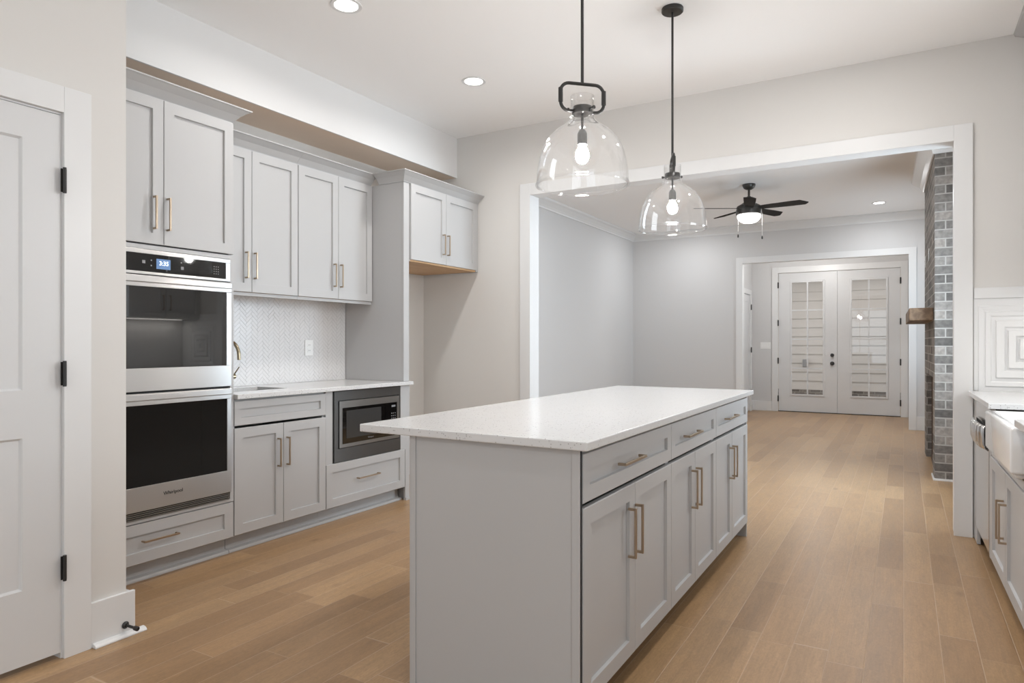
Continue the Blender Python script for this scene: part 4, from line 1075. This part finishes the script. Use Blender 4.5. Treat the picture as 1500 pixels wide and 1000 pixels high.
part('light_bowl', MB().lathe([(.128, 2.6935), (.131, 2.685), (.124, 2.655), (.100, 2.625), (.062, 2.606), (.0005, 2.598)], (fx, fy), 36), M['fanlight'], fn, smooth=True, label='glowing white glass bowl')
for k in range(5):
    a = R(-6 + 72 * k); mb = MB()
    e = Vector((math.cos(a), math.sin(a), 0)); n = Vector((-math.sin(a), math.cos(a), 0))
    vs = []
    zc = 2.768; pitch = math.tan(R(11))
    outline = [(.13, -.045), (.20, -.055), (.45, -.066), (.57, -.068), (.645, .012), (.635, .030), (.60, .062), (.45, .062), (.20, .052), (.13, .045)]
    for dz in (0, .007):
        for (u, v) in outline:
            p = Vector((fx, fy, zc + dz)) + e * u + n * v + Vector((0, 0, -v * pitch)); vs.append(tuple(p))
    q = len(outline)
    mb.add(vs, [tuple(range(q))[::-1], tuple(range(q, 2 * q))] + [(i, (i + 1) % q, q + (i + 1) % q, q + i) for i in range(q)])
    part('blade', mb, M['blade'], fn)
for (lat, zb) in ((-.142, 2.462), (.135, 2.445)):
    r_ = Vector((math.cos(R(30.33)), math.sin(R(30.33)), 0)); p = Vector((fx, fy, 0)) + r_ * lat - Vector((-r_.y, r_.x, 0)) * .05
    ch = part('pull_chain', MB().cyl((p.x, p.y, 2.715), (p.x, p.y, zb), .0022, 8), M['chain'], fn)
    part('chain_fob', MB().lathe([(.0005, zb + .003), (.006, zb), (.009, zb - .02), (.007, zb - .035), (.0005, zb - .037)], (p.x, p.y), 12), M['black'], ch, smooth=True)

# ------------------------------------------------------------------ fireplace
fpz = thing('brick_fireplace', 'grey-brown brick chimney breast with firebox in the living room', 'fireplace', (.42, 7.87, 0))
B0, B1, BZ = 7.28, 8.42, .90
fxc = lambda y: CHX + (CHX1 - CHX) * (y - CHY0) / (CHY1 - CHY0)
ch = MB()
for (a, b_, z0_, z1_) in ((CHY0, B0, 0, 2.90), (B1, CHY1, 0, 2.90), (B0, B1, BZ, 2.90)):
    ch.prism([(fxc(a), a), (XLR - .001, a), (XLR - .001, b_), (fxc(b_), b_)], 'z', z0_, z1_)
part('chimney_breast', ch, M['brick'], fpz, boxuv=True)
part('firebox', MB().box(XLR - .05, XLR - .012, B0 + .001, B1 - .001, .001, BZ - .001).box(CHX + .02, XLR - .051, B0 + .001, B0 + .02, .001, BZ - .001).box(CHX + .02, XLR - .051, B1 - .02, B1 - .001, .001, BZ - .001).box(CHX + .012, XLR - .051, B0 + .021, B1 - .021, .0, .03), M['firebrick'], fpz, label='dark brick firebox')
part('base_shoe', MB().prism([(fxc(CHY0) - .013, CHY0 - .013), (XLR - .002, CHY0 - .013), (XLR - .002, CHY0 - .001), (fxc(CHY0) - .001, CHY0 - .001), (fxc(B0) - .001, B0), (fxc(B0) - .013, B0)], 'z', 0, .018), M['white'], fpz, .002)
solo('mantel_shelf', MB().prism([(.045, 7.16), (fxc(7.16) - .001, 7.16), (fxc(8.6) - .001, 8.60), (.020, 8.60)], 'z', 1.42, 1.535), M['mantel'], 'rustic brown wood beam mantel on the brick chimney', 'mantel', .006)
plate('wall_outlet', fr('x', -1, fxc(7.872) - .0005), 7.80, 7.872, 2.03, 2.15, 'white plate on the chimney face, nearer of the pair above the mantel', 'outlet')
plate('wall_outlet', fr('x', -1, fxc(8.522) - .0005), 8.45, 8.522, 2.03, 2.15, 'white plate on the chimney face, farther of the pair above the mantel', 'outlet')

# ------------------------------------------------------------------ glazed double doors
FG = fr('y', -1, YD + .012)
def french(n, x0, x1, gx0, gx1, hinge_u, label, locks):
    d = thing('door_%d' % n, label, 'door', ((x0 + x1) / 2, YD + .03, 0), kind='structure')
    z0, z1, g0, g1 = .012, 2.446, .290, 2.300
    mb = MB()
    for a in ((x0, gx0, z0, z1), (gx1, x1, z0, z1), (gx0, gx1, z0, g0), (gx0, gx1, g1, z1)): fbox(mb, FG, *a, -.045, 0)
    part('door_slab', mb, M['doorwhite'], d)
    mb = MB(); vs = []
    lip = MB(); w = .026
    for a in ((gx0 - .006, gx0 + w, g0 - .006, g1 + .006), (gx1 - w, gx1 + .006, g0 - .006, g1 + .006), (gx0 + w, gx1 - w, g0 - .006, g0 + w), (gx0 + w, gx1 - w, g1 - w, g1 + .006)): fbox(lip, FG, *a, .0003, .012)
    part('glass_frame', lip, M['doorwhite'], d, .004)
    xm = (gx0 + gx1) / 2 + (.004 if n == 1 else 0)
    fbox(mb, FG, xm - .012, xm + .012, g0 + w, g1 - w, -.012, .006)
    for z in (1.787, 1.278, .769): fbox(mb, FG, gx0 + w, gx1 - w, z - .012, z + .012, -.011, .005)
    part('muntin', mb, M['doorwhite'], d)
    part('glass_pane', fbox(MB(), FG, gx0 + .002, gx1 - .002, g0 + .002, g1 - .002, -.028, -.022), M['glass'], d)
    for z in (2.237, 1.568, .899, .230): hinge(d, fr('y', -1, YD - .0215), hinge_u, z, .10)
    if locks:
        for nm, z, r_ in (('deadbolt', 1.004, .030), ('knob', .862, .034)):
            p = Vector((-1.058, YD + .0115, z))
            part(nm, MB().tube([p, p + Vector((0, -.008, 0)), p + Vector((0, -.014, 0)), p + Vector((0, -.03, 0)), p + Vector((0, -.05, 0))], [r_, r_, r_ * .6, r_ * .8, r_ * .75], 18), M['black'], d, smooth=True)
french(1, -1.921, -.9815, -1.728, -1.180, -1.926, 'left white glazed door of the pair, with black knob and deadbolt', True)
french(2, -.9785, -.049, -.782, -.224, -.044, 'right white glazed door of the pair, without a knob', False)
struct('trim_9', MB().box(FX0, FX1, YD - .004, YD + .10, 0, .011), M['black'], 'dark threshold under the pair of glazed doors', 'threshold')
plate('light_switch', fr('y', -1, YD), -2.229, -2.058, 1.107, 1.227, 'white switch plate on the grey wall left of the glazed doors', 'light switch', 'switch')
# vestibule side door
vd = thing('door_4', 'white vestibule side door with black hinges', 'door', (XVL, 12.0, 0), kind='structure')
part('door_slab', MB().box(XVL - .035, XVL + .004, 11.604, 12.458, .012, 2.062), M['doorwhite'], vd, .001)
FV = fr('x', 1, XVL + .0045)
mb = MB()
for (c0, c1) in ((.30, .86), (1.04, 1.95)):
    for a in ((11.72, 11.735, c0, c1), (12.335, 12.35, c0, c1), (11.735, 12.335, c0, c0 + .015), (11.735, 12.335, c1 - .015, c1)): fbox(mb, FV, *a, 0, .006)
part('panel_bead', mb, M['doorwhite'], vd)
for z in (1.85, 1.09, .33): hinge(vd, fr('x', 1, XVL + .0205), 12.462, z)

# ------------------------------------------------------------------ porch outside the glazed doors
YS = 15.6
sd = MB(); zz = .215; lap = .19
while zz < 3.0:
    sd.prism([(YS, zz), (YS - .026, zz), (YS - .004, zz + lap + .012), (YS, zz + lap + .012)], 'x', -5.0, 2.0)
    zz += lap
struct('wall_porch', sd.box(-5.0, 2.0, YS, YS + .1, -.1, 3.0), M['siding'], 'pale lap-sided porch wall seen through the glazed doors', 'wall')
dk = MB()
for i in range(18): dk.box(-4.9, 1.9, 12.86 + i * .15, 12.86 + i * .15 + .143, -.07, -.03)
struct('floor_porch', dk, M['deck'], 'brown porch deck boards outside the glazed doors', 'floor')
struct('ceiling_porch', MB().box(-5.0, 2.0, 12.86, YS, 2.78, 2.86), M['siding'], 'pale porch ceiling outside the glazed doors', 'ceiling')
struct('trim_10', MB().box(-5.0, 2.0, YS - .03, YS - .001, -.06, .212), M['brick'], 'brown brick course below the porch siding', 'brick course', boxuv=True)
ob = thing('outdoor_outlet', 'grey outdoor outlet box on the porch siding', 'outlet', (-1.83, YS - .05, .78))
part('box_body', MB().box(-1.87, -1.79, YS - .07, YS - .027, .70, .86), M['outletbox'], ob, .004)
part('cover_flap', MB().box(-1.865, -1.795, YS - .085, YS - .0705, .71, .85), M['outletbox'], ob, .004)
